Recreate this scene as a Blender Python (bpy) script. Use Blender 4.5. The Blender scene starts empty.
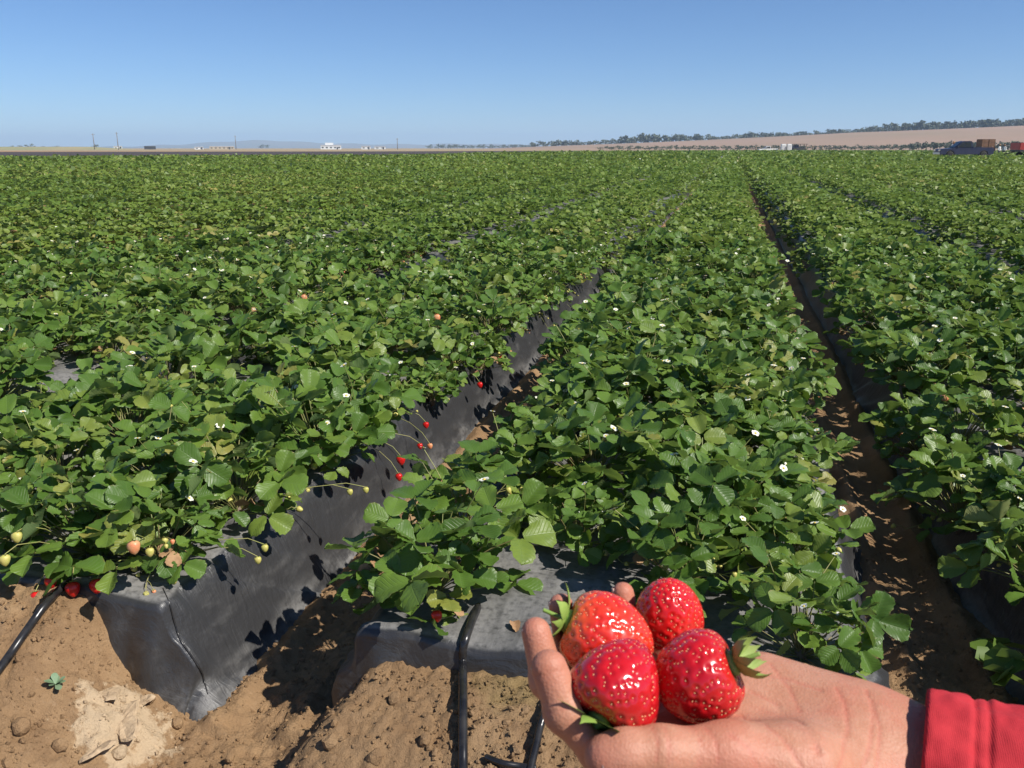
import bpy, bmesh, math, random
import numpy as np
from mathutils import Vector, Matrix, Euler

random.seed(7); RNG = np.random.default_rng(11)
scene = bpy.context.scene
COL = scene.collection

# ------------------------------------------------------------------ camera
F = 852.0; CX, CY = 512.0, 384.0
CAM_H = 1.30
PITCH = math.atan((384 - 148) / F)
YAW = 0.245
cam_d = bpy.data.cameras.new('camera')
cam_d.sensor_width = 36.0; cam_d.lens = F / 1024 * 36.0
cam_d.clip_start = 0.02; cam_d.clip_end = 30000
cam_d.dof.use_dof = True; cam_d.dof.focus_distance = 2.6; cam_d.dof.aperture_fstop = 30
cam = bpy.data.objects.new('camera', cam_d); COL.objects.link(cam)
cam.location = (0, 0, CAM_H)
cam.rotation_euler = (math.pi / 2 - PITCH, 0, YAW)
scene.camera = cam
_f = np.array([-math.sin(YAW) * math.cos(PITCH), math.cos(YAW) * math.cos(PITCH), -math.sin(PITCH)])
_r = np.array([math.cos(YAW), math.sin(YAW), 0.0]); _u = np.cross(_r, _f)
CAM = np.array([0, 0, CAM_H])
def on_plane(px, py, z=0.0):                       # photo position -> point at height z
    d = _f + _r * (px - CX) / F - _u * (py - CY) / F
    return CAM + (z - CAM_H) / d[2] * d
def at_dist(px, dist):                             # photo column -> ground point at that distance
    d = _f + _r * (px - CX) / F - _u * (148 - CY) / F
    d = d[:2] / np.linalg.norm(d[:2])
    return d * dist

# ------------------------------------------------------------------ light
SUN_EL = math.radians(48); SUN_A = math.radians(16)
S = np.array([math.cos(SUN_EL) * math.cos(SUN_A), -math.cos(SUN_EL) * math.sin(SUN_A), math.sin(SUN_EL)])
world = bpy.data.worlds.new('World'); scene.world = world; world.use_nodes = True
wn = world.node_tree.nodes; wl = world.node_tree.links
sky = wn.new('ShaderNodeTexSky'); sky.sky_type = 'NISHITA'; sky.sun_disc = False
sky.sun_elevation = SUN_EL; sky.sun_rotation = math.atan2(S[0], S[1])
sky.air_density = 0.75; sky.dust_density = 0.12; sky.ozone_density = 10.0; sky.altitude = 30
bg = wn['Background']; bg.inputs['Strength'].default_value = 0.090
wl.new(sky.outputs[0], bg.inputs['Color'])
sun_d = bpy.data.lights.new('sun', 'SUN'); sun_d.energy = 5.0; sun_d.angle = math.radians(0.53); sun_d.color = (1.0, 0.955, 0.88)
sun = bpy.data.objects.new('sun', sun_d); COL.objects.link(sun)
sun.rotation_euler = Vector(S).to_track_quat('Z', 'Y').to_euler(); sun.location = (6, -4, 8)
vs = scene.view_settings; vs.view_transform = 'Standard'; vs.look = 'None'; vs.gamma = 1; vs.exposure = 0.38

# ------------------------------------------------------------------ object helpers
def link(o): COL.objects.link(o); return o
def tag(o, label=None, cat=None, group=None, kind=None):
    for k, v in (('label', label), ('category', cat), ('group', group), ('kind', kind)):
        if v: o[k] = v
    return o
def empty(name, loc=(0, 0, 0), label=None, cat=None, group=None, rz=0):
    o = link(bpy.data.objects.new(name, None)); o.location = loc; o.rotation_euler = (0, 0, rz); o.empty_display_size = .05
    return tag(o, label, cat, group)
def obj(name, me, parent=None, loc=None, rot=None, scl=None):
    o = link(bpy.data.objects.new(name, me))
    if parent: o.parent = parent
    if loc is not None: o.location = loc
    if rot is not None: o.rotation_euler = rot
    if scl is not None: o.scale = (scl,) * 3 if np.isscalar(scl) else scl
    return o
def np_mesh(name, verts, faces, mats, smooth=True, uv=None, mi=None, tint=None):
    """faces: int array (n,3) or (n,4); uv per vertex; tint per face"""
    verts = np.asarray(verts, np.float32); faces = np.asarray(faces, np.int32)
    me = bpy.data.meshes.new(name); n, k = faces.shape
    me.vertices.add(len(verts)); me.vertices.foreach_set('co', verts.ravel())
    me.loops.add(n * k); me.loops.foreach_set('vertex_index', faces.ravel())
    me.polygons.add(n); me.polygons.foreach_set('loop_start', np.arange(0, n * k, k, dtype=np.int32))
    if uv is not None:
        l = me.uv_layers.new(name='UVMap'); l.data.foreach_set('uv', np.asarray(uv, np.float32)[faces.ravel()].ravel())
    if tint is not None:
        a = me.attributes.new('tint', 'FLOAT', 'FACE'); a.data.foreach_set('value', np.asarray(tint, np.float32))
    for m in (mats if isinstance(mats, (list, tuple)) else [mats]): me.materials.append(m)
    if mi is not None: me.polygons.foreach_set('material_index', np.asarray(mi, np.int32))
    me.update(calc_edges=True); me.validate(clean_customdata=False)
    me.polygons.foreach_set('use_smooth', np.full(len(me.polygons), smooth))
    return me
class MB:
    """collects polygons of any size into one mesh"""
    def __init__(s): s.v = []; s.f = []; s.m = []; s.uv = []
    def add(s, v, f, m=0, uv=None):
        b = len(s.v); s.v += [tuple(map(float, p)) for p in v]; s.f += [tuple(b + i for i in q) for q in f]; s.m += [m] * len(f)
        s.uv += [tuple(map(float, p)) for p in uv] if uv is not None else [(0.5, 0.5)] * len(v)
        return s
    def box(s, c, d, m=0, rz=0, taper=0):
        x, y, z = d[0] / 2, d[1] / 2, d[2] / 2; t = 1 - taper
        P = [(-x, -y, -z), (x, -y, -z), (x, y, -z), (-x, y, -z), (-x * t, -y * t, z), (x * t, -y * t, z), (x * t, y * t, z), (-x * t, y * t, z)]
        ca, sa = math.cos(rz), math.sin(rz)
        P = [(c[0] + p[0] * ca - p[1] * sa, c[1] + p[0] * sa + p[1] * ca, c[2] + p[2]) for p in P]
        return s.add(P, [(0, 3, 2, 1), (4, 5, 6, 7), (0, 1, 5, 4), (1, 2, 6, 5), (2, 3, 7, 6), (3, 0, 4, 7)], m)
    def tube(s, pts, rad, n=6, m=0, cap=True):
        pts = [np.array(p, float) for p in pts]; k = len(pts)
        rad = [rad] * k if np.isscalar(rad) else list(rad)
        V = []; ref = None
        for i, p in enumerate(pts):
            t = pts[min(i + 1, k - 1)] - pts[max(i - 1, 0)]; t = t / (np.linalg.norm(t) + 1e-12)
            if ref is None:
                ref = np.array([0, 0, 1.]) if abs(t[2]) < .9 else np.array([1., 0, 0])
            a = ref - t * (ref @ t); a /= np.linalg.norm(a); ref = a; b = np.cross(t, a)
            for j in range(n):
                w = 2 * math.pi * j / n; V.append(p + rad[i] * (math.cos(w) * a + math.sin(w) * b))
        Fc = [(i * n + j, i * n + (j + 1) % n, (i + 1) * n + (j + 1) % n, (i + 1) * n + j) for i in range(k - 1) for j in range(n)]
        if cap: Fc += [tuple(range(n - 1, -1, -1)), tuple((k - 1) * n + j for j in range(n))]
        return s.add(V, Fc, m)
    def lathe(s, prof, n=12, m=0, c=(0, 0, 0)):
        V = [(c[0] + r * math.cos(2 * math.pi * j / n), c[1] + r * math.sin(2 * math.pi * j / n), c[2] + z) for r, z in prof for j in range(n)]
        k = len(prof)
        return s.add(V, [(i * n + j, i * n + (j + 1) % n, (i + 1) * n + (j + 1) % n, (i + 1) * n + j) for i in range(k - 1) for j in range(n)]
                     + [tuple(range(n - 1, -1, -1)), tuple((k - 1) * n + j for j in range(n))], m)
    def mesh(s, name, mats, smooth=True):
        me = bpy.data.meshes.new(name); me.from_pydata(s.v, [], s.f)
        for m in (mats if isinstance(mats, (list, tuple)) else [mats]): me.materials.append(m)
        me.polygons.foreach_set('material_index', s.m); me.polygons.foreach_set('use_smooth', [smooth] * len(s.f))
        l = me.uv_layers.new(name='UVMap'); idx = np.zeros(len(me.loops), np.int32); me.loops.foreach_get('vertex_index', idx)
        l.data.foreach_set('uv', np.array(s.uv, np.float32)[idx].ravel()); me.update()
        return me
def smoothstep(a, b, x):
    t = np.clip((x - a) / (b - a), 0, 1); return t * t * (3 - 2 * t)
def vnoise(x, y, seed=0):
    """smooth 2-D value noise in -1..1 (numpy)"""
    xi = np.floor(x).astype(np.int64); yi = np.floor(y).astype(np.int64); fx = x - xi; fy = y - yi
    def h(a, b):
        n = (a * 374761393 + b * 668265263 + seed * 974711) & 0x7fffffff
        n = ((n ^ (n >> 13)) * 1274126177) & 0x7fffffff
        return ((n ^ (n >> 16)) & 0xffff) / 32767.5 - 1
    fx = fx * fx * (3 - 2 * fx); fy = fy * fy * (3 - 2 * fy)
    return (h(xi, yi) * (1 - fx) + h(xi + 1, yi) * fx) * (1 - fy) + (h(xi, yi + 1) * (1 - fx) + h(xi + 1, yi + 1) * fx) * fy
def fbm(x, y, oct=4, seed=0, gain=.5):
    s = 0; a = 1
    for i in range(oct): s = s + a * vnoise(x, y, seed + i * 17); x = x * 2.03 + 13.7; y = y * 2.03 + 5.1; a *= gain
    return s

# ------------------------------------------------------------------ materials
def mat(name, base=(.5, .5, .5), rough=.6, spec=.5, metal=0.0):
    m = bpy.data.materials.new(name); m.use_nodes = True
    b = m.node_tree.nodes['Principled BSDF']
    b.inputs['Base Color'].default_value = (*base, 1); b.inputs['Roughness'].default_value = rough
    b.inputs['Specular IOR Level'].default_value = spec; b.inputs['Metallic'].default_value = metal
    return m
class NT:
    def __init__(s, m): s.t = m.node_tree; s.n = s.t.nodes; s.l = s.t.links; s.b = s.n['Principled BSDF']; s.out = s.n['Material Output']
    def new(s, t, **k):
        n = s.n.new('ShaderNode' + t)
        for a, v in k.items(): setattr(n, a, v)
        return n
    def set(s, sock, v):
        if hasattr(v, 'links'): s.l.new(v, sock)
        else: sock.default_value = v
    def math(s, op, a, b=None, clamp=False):
        n = s.new('Math', operation=op, use_clamp=clamp); s.set(n.inputs[0], a)
        if b is not None: s.set(n.inputs[1], b)
        return n.outputs[0]
    def noise(s, scale, detail=4, rough=.55, vec=None, dist=0.0):
        n = s.new('TexNoise'); n.inputs['Scale'].default_value = scale; n.inputs['Detail'].default_value = detail
        n.inputs['Roughness'].default_value = rough; n.inputs['Distortion'].default_value = dist
        if vec is not None: s.l.new(vec, n.inputs['Vector'])
        return n.outputs['Fac']
    def ramp(s, fac, stops, interp='LINEAR'):
        n = s.new('ValToRGB'); n.color_ramp.interpolation = interp; e = n.color_ramp.elements
        while len(e) < len(stops): e.new(.5)
        for i, (p, c) in enumerate(stops): e[i].position = p; e[i].color = (*c, 1) if len(c) == 3 else c
        s.l.new(fac, n.inputs[0]); return n.outputs[0]
    def step(s, x, a, b):
        n = s.new('MapRange', interpolation_type='SMOOTHSTEP'); s.set(n.inputs[0], x); n.inputs[1].default_value = a; n.inputs[2].default_value = b
        return n.outputs[0]
    def mix(s, fac, a, b, mode='MIX'):
        n = s.new('Mix', data_type='RGBA', blend_type=mode); s.set(n.inputs[0], fac)
        for i, v in ((6, a), (7, b)):
            if hasattr(v, 'links'): s.l.new(v, n.inputs[i])
            else: n.inputs[i].default_value = (*v, 1)
        return n.outputs[2]
    def pos(s): return s.new('NewGeometry').outputs['Position']
    def objc(s): return s.new('TexCoord').outputs['Object']
    def bump(s, h, strength=.3, dist=.01, normal=None):
        n = s.new('Bump'); n.inputs['Strength'].default_value = strength; n.inputs['Distance'].default_value = dist; s.l.new(h, n.inputs['Height'])
        if normal is not None: s.l.new(normal, n.inputs['Normal'])
        return n.outputs[0]
    def base(s, c): s.l.new(c, s.b.inputs['Base Color'])
    def normal(s, c): s.l.new(c, s.b.inputs['Normal'])

def soil_material():
    m = mat('soil', (.3, .19, .11), .95, .15); t = NT(m); p = t.pos()
    sep = t.new('SeparateXYZ'); t.l.new(p, sep.inputs[0]); X, Y = sep.outputs[0], sep.outputs[1]
    big = t.noise(2.3, 5, .6, p); fine = t.noise(55, 6, .65, p); mid = t.noise(14, 5, .6, p)
    c = t.ramp(big, [(.3, (.25, .152, .078)), (.52, (.335, .21, .110)), (.72, (.42, .28, .155))])
    c = t.mix(t.math('MULTIPLY', t.step(mid, .45, .7), .45), c, (.19, .11, .057))
    c = t.mix(t.math('MULTIPLY', t.step(fine, .55, .75), .4), c, (.38, .26, .16))
    # pale dried-mud crust on the left mound, olive algae tint on the centre mound
    q = on_plane(118, 700, .14)
    dx = t.math('SUBTRACT', X, float(q[0])); dy = t.math('SUBTRACT', Y, float(q[1]))
    r = t.math('SQRT', t.math('ADD', t.math('MULTIPLY', dx, dx), t.math('MULTIPLY', dy, dy)))
    r = t.math('ADD', r, t.math('MULTIPLY', t.math('SUBTRACT', t.noise(16, 5, .65, p), .5), .30))
    c = t.mix(t.math('MULTIPLY', t.math('SUBTRACT', 1.0, t.step(r, .070, .100)), .9), c, (.56, .42, .27))
    q = on_plane(520, 725, .12)
    dx = t.math('SUBTRACT', X, float(q[0])); dy = t.math('SUBTRACT', Y, float(q[1]))
    r = t.math('SQRT', t.math('ADD', t.math('MULTIPLY', dx, dx), t.math('MULTIPLY', dy, dy)))
    r = t.math('ADD', r, t.math('MULTIPLY', t.math('SUBTRACT', t.noise(20, 5, .6, p), .5), .2))
    c = t.mix(t.math('MULTIPLY', t.math('SUBTRACT', 1.0, t.step(r, .03, .13)), .55), c, (.24, .19, .07))
    moist = t.math('MULTIPLY', t.step(X, -.92, -.78), t.math('SUBTRACT', 1.0, t.step(Y, 1.55, 1.7)))
    c = t.mix(t.math('MULTIPLY', moist, .24), c, (.15, .088, .045))
    # dry grassland far beyond the field
    far = t.step(t.math('ABSOLUTE', Y), 300, 330)
    gr = t.ramp(t.noise(.012, 5, .6, p), [(.3, (.24, .19, .10)), (.6, (.36, .27, .16)), (.8, (.20, .2, .09))])
    c = t.mix(far, c, gr)
    t.base(c)
    t.normal(t.bump(t.noise(150, 6, .75, p), .9, .007, t.bump(t.noise(45, 5, .7, p), .7, .012)))
    return m

def plastic_material():
    m = mat('black_plastic', (.012, .012, .014), .34, .6); t = NT(m); p = t.pos()
    sep = t.new('SeparateXYZ'); t.l.new(p, sep.inputs[0]); Z = sep.outputs[2]
    geo = t.new('NewGeometry'); sn = t.new('SeparateXYZ'); t.l.new(geo.outputs['Normal'], sn.inputs[0])
    mp = t.new('Mapping'); mp.inputs['Scale'].default_value = (1, .35, 1); t.l.new(p, mp.inputs[0])
    n1 = t.noise(3.5, 6, .65, mp.outputs[0], .4); n2 = t.noise(60, 4, .6, p); mq = t.new('Mapping'); mq.inputs['Scale'].default_value = (1, .30, .8); mq.inputs['Rotation'].default_value = (.75, 0, 0); t.l.new(p, mq.inputs[0]); n3 = t.noise(16, 5, .6, mq.outputs[0], .15)
    # dried dust: thick on the flat top, streaks on the sides, splashed low down
    top = t.math('MULTIPLY', t.step(sn.outputs[2], .75, .97), t.step(n1, .3, .55))
    low = t.math('MULTIPLY', t.math('SUBTRACT', 1.0, t.step(Z, .0, .12)), t.step(n3, .35, .65))
    streak = t.math('MULTIPLY', t.step(n3, .50, .80), .20)
    d = t.math('MAXIMUM', t.math('MULTIPLY', top, .62), t.math('MAXIMUM', t.math('MULTIPLY', low, .5), streak))
    d = t.math('ADD', t.math('MULTIPLY', d, t.step(n2, .1, .6)), .085, True)
    t.base(t.mix(d, (.012, .0125, .015), (.26, .25, .235)))
    t.set(t.b.inputs['Roughness'], t.math('ADD', .36, t.math('MULTIPLY', d, .5)))
    mp2 = t.new('Mapping'); mp2.inputs['Scale'].default_value = (9, 40, 9); mp2.inputs['Rotation'].default_value = (0, 0, .4); t.l.new(p, mp2.inputs[0])
    t.normal(t.bump(t.noise(1.0, 4, .6, mp2.outputs[0], 1.2), .65, .007, t.bump(n3, .4, .012)))
    return m

def leaf_material(name, far=False):
    m = mat(name, (.06, .13, .03), .42, .36); t = NT(m)
    if far:
        a = t.new('Attribute', attribute_name='tint'); rnd = a.outputs['Fac']
    else:
        oi = t.new('ObjectInfo'); rnd = oi.outputs['Random']
    if far:
        c = t.ramp(rnd, [(0, (.080, .142, .022)), (.35, (.132, .204, .031)), (.7, (.184, .248, .044)), (.9, (.22, .25, .06)), (1, (.34, .30, .09))])
    else:
        c = t.ramp(rnd, [(0, (.062, .130, .019)), (.4, (.104, .194, .027)), (.74, (.146, .236, .034)), (.93, (.195, .26, .044)), (.975, (.25, .26, .05)), (1, (.32, .28, .07))])
    geo = t.new('NewGeometry')
    if not far:
        uv = t.new('UVMap'); sp = t.new('SeparateXYZ'); t.l.new(uv.outputs[0], sp.inputs[0])
        u = t.math('ABSOLUTE', t.math('MULTIPLY', t.math('SUBTRACT', sp.outputs[0], .5), 2.0)); v = sp.outputs[1]
        ph = t.math('MULTIPLY', t.math('SUBTRACT', v, t.math('MULTIPLY', u, .30)), 2 * math.pi * 7.5)
        w = t.math('ADD', t.math('MULTIPLY', t.math('COSINE', ph), .5), .5)
        vein = t.math('MAXIMUM', t.math('POWER', w, 12.0), t.math('SUBTRACT', 1.0, t.step(u, .0, .075)))
        nn = t.noise(45, 4, .6, t.objc())
        c = t.mix(t.math('MULTIPLY', t.step(nn, .35, .75), .35), c, (.10, .16, .045))
        c = t.mix(t.math('MULTIPLY', vein, .26), c, (.17, .25, .08))
        edge = t.math('MULTIPLY', t.step(u, .82, 1.0), t.step(nn, .52, .68))
        c = t.mix(t.math('MULTIPLY', edge, .5), c, (.25, .16, .06))
        t.normal(t.bump(t.math('SUBTRACT', 1.0, vein), .35, .002, t.bump(nn, .25, .004)))
    c2 = t.mix(geo.outputs['Backfacing'], c, t.mix(.45, c, (.22, .28, .15)))
    t.base(c2); t.b.inputs['Roughness'].default_value = .40 if not far else .5
    tr = t.new('BsdfTranslucent'); t.l.new(t.mix(.55, c2, (.22, .34, .02)), tr.inputs[0])
    ms = t.new('MixShader'); ms.inputs[0].default_value = .31
    t.l.new(t.b.outputs[0], ms.inputs[1]); t.l.new(tr.outputs[0], ms.inputs[2]); t.l.new(ms.outputs[0], t.out.inputs[0])
    return m

def noisy(name, c1, c2, scale, rough=.6, bump=.2, bdist=.004, spec=.5, metal=0.0):
    m = mat(name, c1, rough, spec, metal); t = NT(m); n = t.noise(scale, 5, .6, t.objc())
    t.base(t.mix(t.step(n, .3, .7), c1, c2)); t.normal(t.bump(n, bump, bdist)); return m

M = {}
M['soil'] = soil_material()
M['plastic'] = plastic_material()
M['leaf'] = leaf_material('leaf_green')
M['leaf_far'] = leaf_material('crop_green', True)
M['petiole'] = noisy('petiole', (.16, .22, .06), (.22, .16, .07), 30, .5)
M['stalk'] = noisy('fruit_stalk', (.27, .30, .08), (.34, .30, .12), 30, .5)
M['petal'] = noisy('petal', (.74, .74, .64), (.64, .64, .50), 60, .6)
M['pollen'] = noisy('pollen', (.55, .38, .04), (.66, .5, .08), 200, .7)
M['green_fruit'] = noisy('unripe_fruit', (.42, .42, .09), (.54, .46, .14), 120, .5)
M['pale_fruit'] = noisy('half_ripe_fruit', (.62, .34, .16), (.66, .20, .09), 60, .4)
M['ripe_fruit'] = noisy('ripe_fruit', (.58, .02, .014), (.48, .008, .010), 150, .28, .3, .003)
M['dry_leaf'] = noisy('dry_leaf', (.36, .22, .11), (.24, .13, .06), 40, .8)
M['hose'] = noisy('black_hose', (.010, .010, .012), (.03, .028, .026), 25, .27, .1, .002)
M['clod'] = M['soil']

# ================================================================== LARGE STRUCTURE
BEDS = {0: (-0.85, 0.48)}
PITCHX = 1.575
for k in range(-6, 5): BEDS[k] = (-0.85 + k * PITCHX, 0.48 + k * PITCHX)
BED_H = 0.27
Y_END = {k: 1.56 for k in BEDS}
Y_END.update({-1: 1.54, 0: 1.545, 1: 1.60})
FIELD_END = 322.0

def bed_profile(x, k):
    a, b = BEDS[k]
    e = np.minimum(x - a, b - x)
    return BED_H * smoothstep(-.005, .15, e) + .012 * smoothstep(.1, .5, e)

def ground_z(x, y):
    z = .012 * fbm(x * 3, y * 3, 4, 3) * 0.8
    for k in range(-5, 4):
        a, b = BEDS[k]; c = (a + b) / 2; hw = (b - a) / 2; ye = Y_END[k]
        top = {-1: .272, 0: .222}.get(k, .21)
        wob = .05 * fbm(x * 4, y * 4, 3, 40 + k)
        shift = {-1: -.075}.get(k, 0.0)
        across = 1 - smoothstep(hw - .20 - .6 * abs(shift), hw + .05, np.abs(x - c - shift) + wob)
        along = np.where(y < ye - .02, 1 - .82 * smoothstep(0, .62, ye - .05 - y + wob * .6), 1 - smoothstep(0, .06, y - ye + .02))
        z = z + top * across * along
        # scraped soil lip along the foot of the plastic
        for s, xe in ((-1, a), (1, b)):
            z = z + .028 * np.exp(-((x - xe - s * .03) / .035) ** 2) * (y > ye - .1) * (1 + .9 * fbm(x * 9, y * 9, 2, 5))
    near = np.exp(-np.clip(y - 1.5, 0, 9) / 2.5) * (y < 9)
    z = z + near * (.009 * fbm(x * 12, y * 12, 4, 9, .6) + .009 * np.abs(fbm(x * 40, y * 40, 2, 21, .7)) + .0075 * np.abs(fbm(x * 66, y * 66, 2, 31, .6)))
    return z * (np.abs(x + 1) < 60) * (y < 60)

# the ground: one sheet, dense at the bed ends, reaching the horizon
xs = np.concatenate([-np.geomspace(9200, 2.6, 60), np.arange(-2.3, 1.2, .0074), np.geomspace(1.35, 9200, 60)])
ys = np.concatenate([-np.geomspace(250, .5, 16), np.arange(.0, .85, .05), np.arange(.9, 2.4, .0074), np.arange(2.41, 6, .04), np.geomspace(6.1, 9100, 90)])
gx, gy = np.meshgrid(xs, ys); gz = ground_z(gx, gy)
def grid_faces(nr, nc):
    i = np.arange(nr * nc).reshape(nr, nc)
    return np.stack([i[:-1, :-1], i[:-1, 1:], i[1:, 1:], i[1:, :-1]], -1).reshape(-1, 4)
g = obj('ground', np_mesh('ground', np.stack([gx, gy, gz], -1).reshape(-1, 3), grid_faces(*gx.shape), M['soil'])); tag(g, kind='structure')

# black plastic over each raised bed
BEDNAME = {0: 'the centre bed', -1: 'the left bed', 1: 'the right bed', -2: 'the second bed to the left', -3: 'the third bed to the left',
           -4: 'the fourth bed to the left', 2: 'the second bed to the right', 3: 'the third bed to the right'}
MULCH_LABEL = {-1: 'black plastic mulch stretched over the left bed, its bare shiny side facing the furrow',
               0: 'dusty grey-topped black plastic mulch on the centre bed behind the hand',
               1: 'black plastic mulch on the right bed, its side deep in shade',
               -2: 'black plastic mulch showing through gaps in the second bed to the left'}
def mulch(k):
    a, b = BEDS[k]; ye = Y_END[k]; near = k in (-2, -1, 0, 1)
    ns = 110 if near else 24
    s = np.linspace(0, 1, ns); e = .5 - .5 * np.cos(np.pi * s) if near else s
    x0 = a + (b - a) * (0.55 * e + .45 * s)
    z0 = bed_profile(x0, k); z0[0] = z0[-1] = -.02
    yl = np.concatenate([np.arange(ye, 5, .022), np.arange(5, 12, .1), np.geomspace(12, FIELD_END, 60)]) if near else np.concatenate([np.arange(ye, 8, .3), np.geomspace(8, FIELD_END, 50)])
    Xg, Yg = np.meshgrid(x0, yl); Zg = np.repeat(z0[None], len(yl), 0).copy()
    cx = (a + b) / 2; side = np.clip((np.abs(Xg - cx) - .35) / .3, 0, 1)
    amp = np.exp(-np.clip(Yg - 2, 0, 50) / 6)
    diag = vnoise(Yg * 9 + Zg * 12, (Xg + Zg) * 5, 3) + .6 * vnoise(Yg * 22 + Zg * 30, (Xg - Zg) * 8, 8)
    fold = np.abs(vnoise(Yg * 5 + Zg * 9 + 3, (Xg + Zg) * 2.2, 23)); fold = np.exp(-(fold / .10) ** 2)
    w = amp * (.009 * diag + .018 * fbm(Xg * 3, Yg * 2.2, 3, 13) + .010 * fold)
    Zg += w * (Zg > 0); Xg += np.sign(Xg - cx) * w * side
    # gathered pleats where the sheet is pulled down at the near end
    pl = np.exp(-(Yg - ye) / .17) * side
    Xg += pl * .013 * np.sin(Yg * 75 + Zg * 40) * np.sign(Xg - cx)
    rows = [(Xg, Yg, Zg)]
    cap = []
    for i, t in enumerate(np.linspace(0, 1, 14)[1:]):
        pull = t ** 1.3
        xx = cx + (Xg[0] - cx) * (1 - .03 * t); yy = Yg[0] - .02 - .05 * pull - .010 * t * np.sin(x0 * 46 + 3 * np.sin(x0 * 9)) - .012 * t * vnoise(x0 * 16, x0 * 0 + t * 2, 4)
        zz = np.where(Zg[0] > 0, Zg[0] * (1 - .85 * pull) + .006 * np.sin(x0 * 61) * t, Zg[0])
        cap.append((xx, yy, zz))
    cap = cap[::-1]
    X = np.concatenate([np.array([c[0] for c in cap]), Xg]); Y = np.concatenate([np.array([c[1] for c in cap]), Yg]); Z = np.concatenate([np.array([c[2] for c in cap]), Zg])
    me = np_mesh('plastic_mulch', np.stack([X, Y, Z], -1).reshape(-1, 3), grid_faces(*X.shape), M['plastic'])
    o = obj('plastic_mulch', me)
    tag(o, MULCH_LABEL.get(k, 'black plastic mulch under the leaves of %s' % BEDNAME.get(k, '')), 'plastic sheet', 'plastic sheets over the raised beds')
for k in range(-3, 4): mulch(k)
MULCH = {k: o for k, o in zip(range(-3, 4), [o for o in COL.objects if o.name.startswith('plastic_mulch')])}

# far setting -------------------------------------------------------
def sheet(name, pts, z, m):
    mb = MB(); mb.add([(p[0], p[1], z) for p in pts], [tuple(range(len(pts)))]); o = obj(name, mb.mesh(name, m)); tag(o, kind='structure'); return o
M['road'] = noisy('dirt_track', (.50, .40, .26), (.42, .33, .2), .05, .95)
M['plough'] = noisy('ploughed_soil', (.055, .036, .027), (.04, .028, .022), .02, .95)
M['hill'] = noisy('dry_hill', (.31, .20, .135), (.26, .185, .115), .006, .95)
M['bank'] = noisy('dry_bank', (.36, .27, .13), (.22, .24, .10), .02, .95)
M['mount'] = noisy('mountain_scrub', (.14, .14, .09), (.2, .17, .12), .001, .95)
EDGE = [(-500, 95), (0, 95), (350, 100), (430, 108), (520, 150), (700, 235), (760, 262), (1700, 262)]     # where the crop ends, by photo column
def band(name, offs0, offs1, z, m, cols=EDGE):
    mb = MB(); P = [at_dist(p, d + offs0(d)) for p, d in cols] + [at_dist(p, d + offs1(d)) for p, d in cols[::-1]]; n = len(cols)
    mb.add([(q[0], q[1], z) for q in P], [(i, i + 1, 2 * n - 2 - i, 2 * n - 1 - i) for i in range(n - 1)]); o = obj(name, mb.mesh(name, m)); tag(o, kind='structure')
band('dirt_track', lambda d: 2, lambda d: 85 - .18 * d, .03, M['road'])
band('ploughed_field', lambda d: 86 - .18 * d, lambda d: 225 + .25 * d, .03, M['plough'])
def polar_hill(name, px0, px1, r0, r1, prof, m, back=900, n=120):
    """a rise along the horizon; prof(px) -> crest height in photo rows above the horizon"""
    px = np.linspace(px0, px1, n); tt = np.linspace(0, 1, 14)
    V = []
    for t in tt:
        for p in px:
            if t <= .6: r = r0 + (r1 - r0) * t / .6; h = smoothstep(0, 1, t / .6)
            else: r = r1 + back * (t - .6) / .4; h = 1 - .9 * smoothstep(0, 1, (t - .6) / .4)
            d = at_dist(p, r); H = prof(p) / F * r1
            V.append((d[0], d[1], -.6 + (H + .8) * h + .02 * H * float(fbm(np.array(d[0] * .01), np.array(d[1] * .01), 3, 4))))
    o = obj(name, np_mesh(name, V, grid_faces(len(tt), n), m)); tag(o, kind='structure')
crest = lambda p: float(np.interp(p, [480, 535, 640, 720, 850, 1024, 1300, 1700], [0, 2.0, 5.5, 8.5, 14, 18.5, 22, 24]))
polar_hill('hills', 480, 1700, 620, 1150, crest, M['hill'])
polar_hill('dry_bank', -500, 135, 720, 840, lambda p: 2.2 * float(np.interp(p, [-500, 90, 135], [1, 1, 0])), M['bank'], 300, 60)
polar_hill('mountains', 60, 700, 6400, 7600, lambda p: float(np.interp(p, [60, 150, 190, 225, 270, 300, 345, 400, 470, 560, 700], [0, 2.2, 3.8, 6, 7.2, 5.6, 4, 3.5, 4, 2.8, 0])) + .5 * math.sin(p * .13), M['mount'], 900, 160)

# far woods on the crest: each crown a loose cluster of leaf clumps over a trunk
M['wood_leaf'] = noisy('eucalyptus_foliage', (.075, .095, .058), (.11, .125, .075), .3, .8)
M['trunk'] = noisy('bark', (.14, .1, .075), (.2, .15, .11), 2, .9)
def leaf_cloud(n, radius, c, size):
    """n little faces in an uneven ellipsoid"""
    d = RNG.normal(size=(n, 3)); d /= np.linalg.norm(d, axis=1)[:, None]
    P = c + d * radius * (RNG.random((n, 1)) ** .4) * (1 + .25 * np.sin(d[:, :1] * 5 + d[:, 1:2] * 4))
    a = RNG.normal(size=(n, 3)); a /= np.linalg.norm(a, axis=1)[:, None]; b = np.cross(a, RNG.normal(size=(n, 3))); b /= np.linalg.norm(b, axis=1)[:, None]
    s = size * (.6 + .8 * RNG.random((n, 1)))
    V = np.stack([P - a * s, P + b * s * .7, P + a * s, P - b * s * .7], 1).reshape(-1, 3)
    return V
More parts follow.
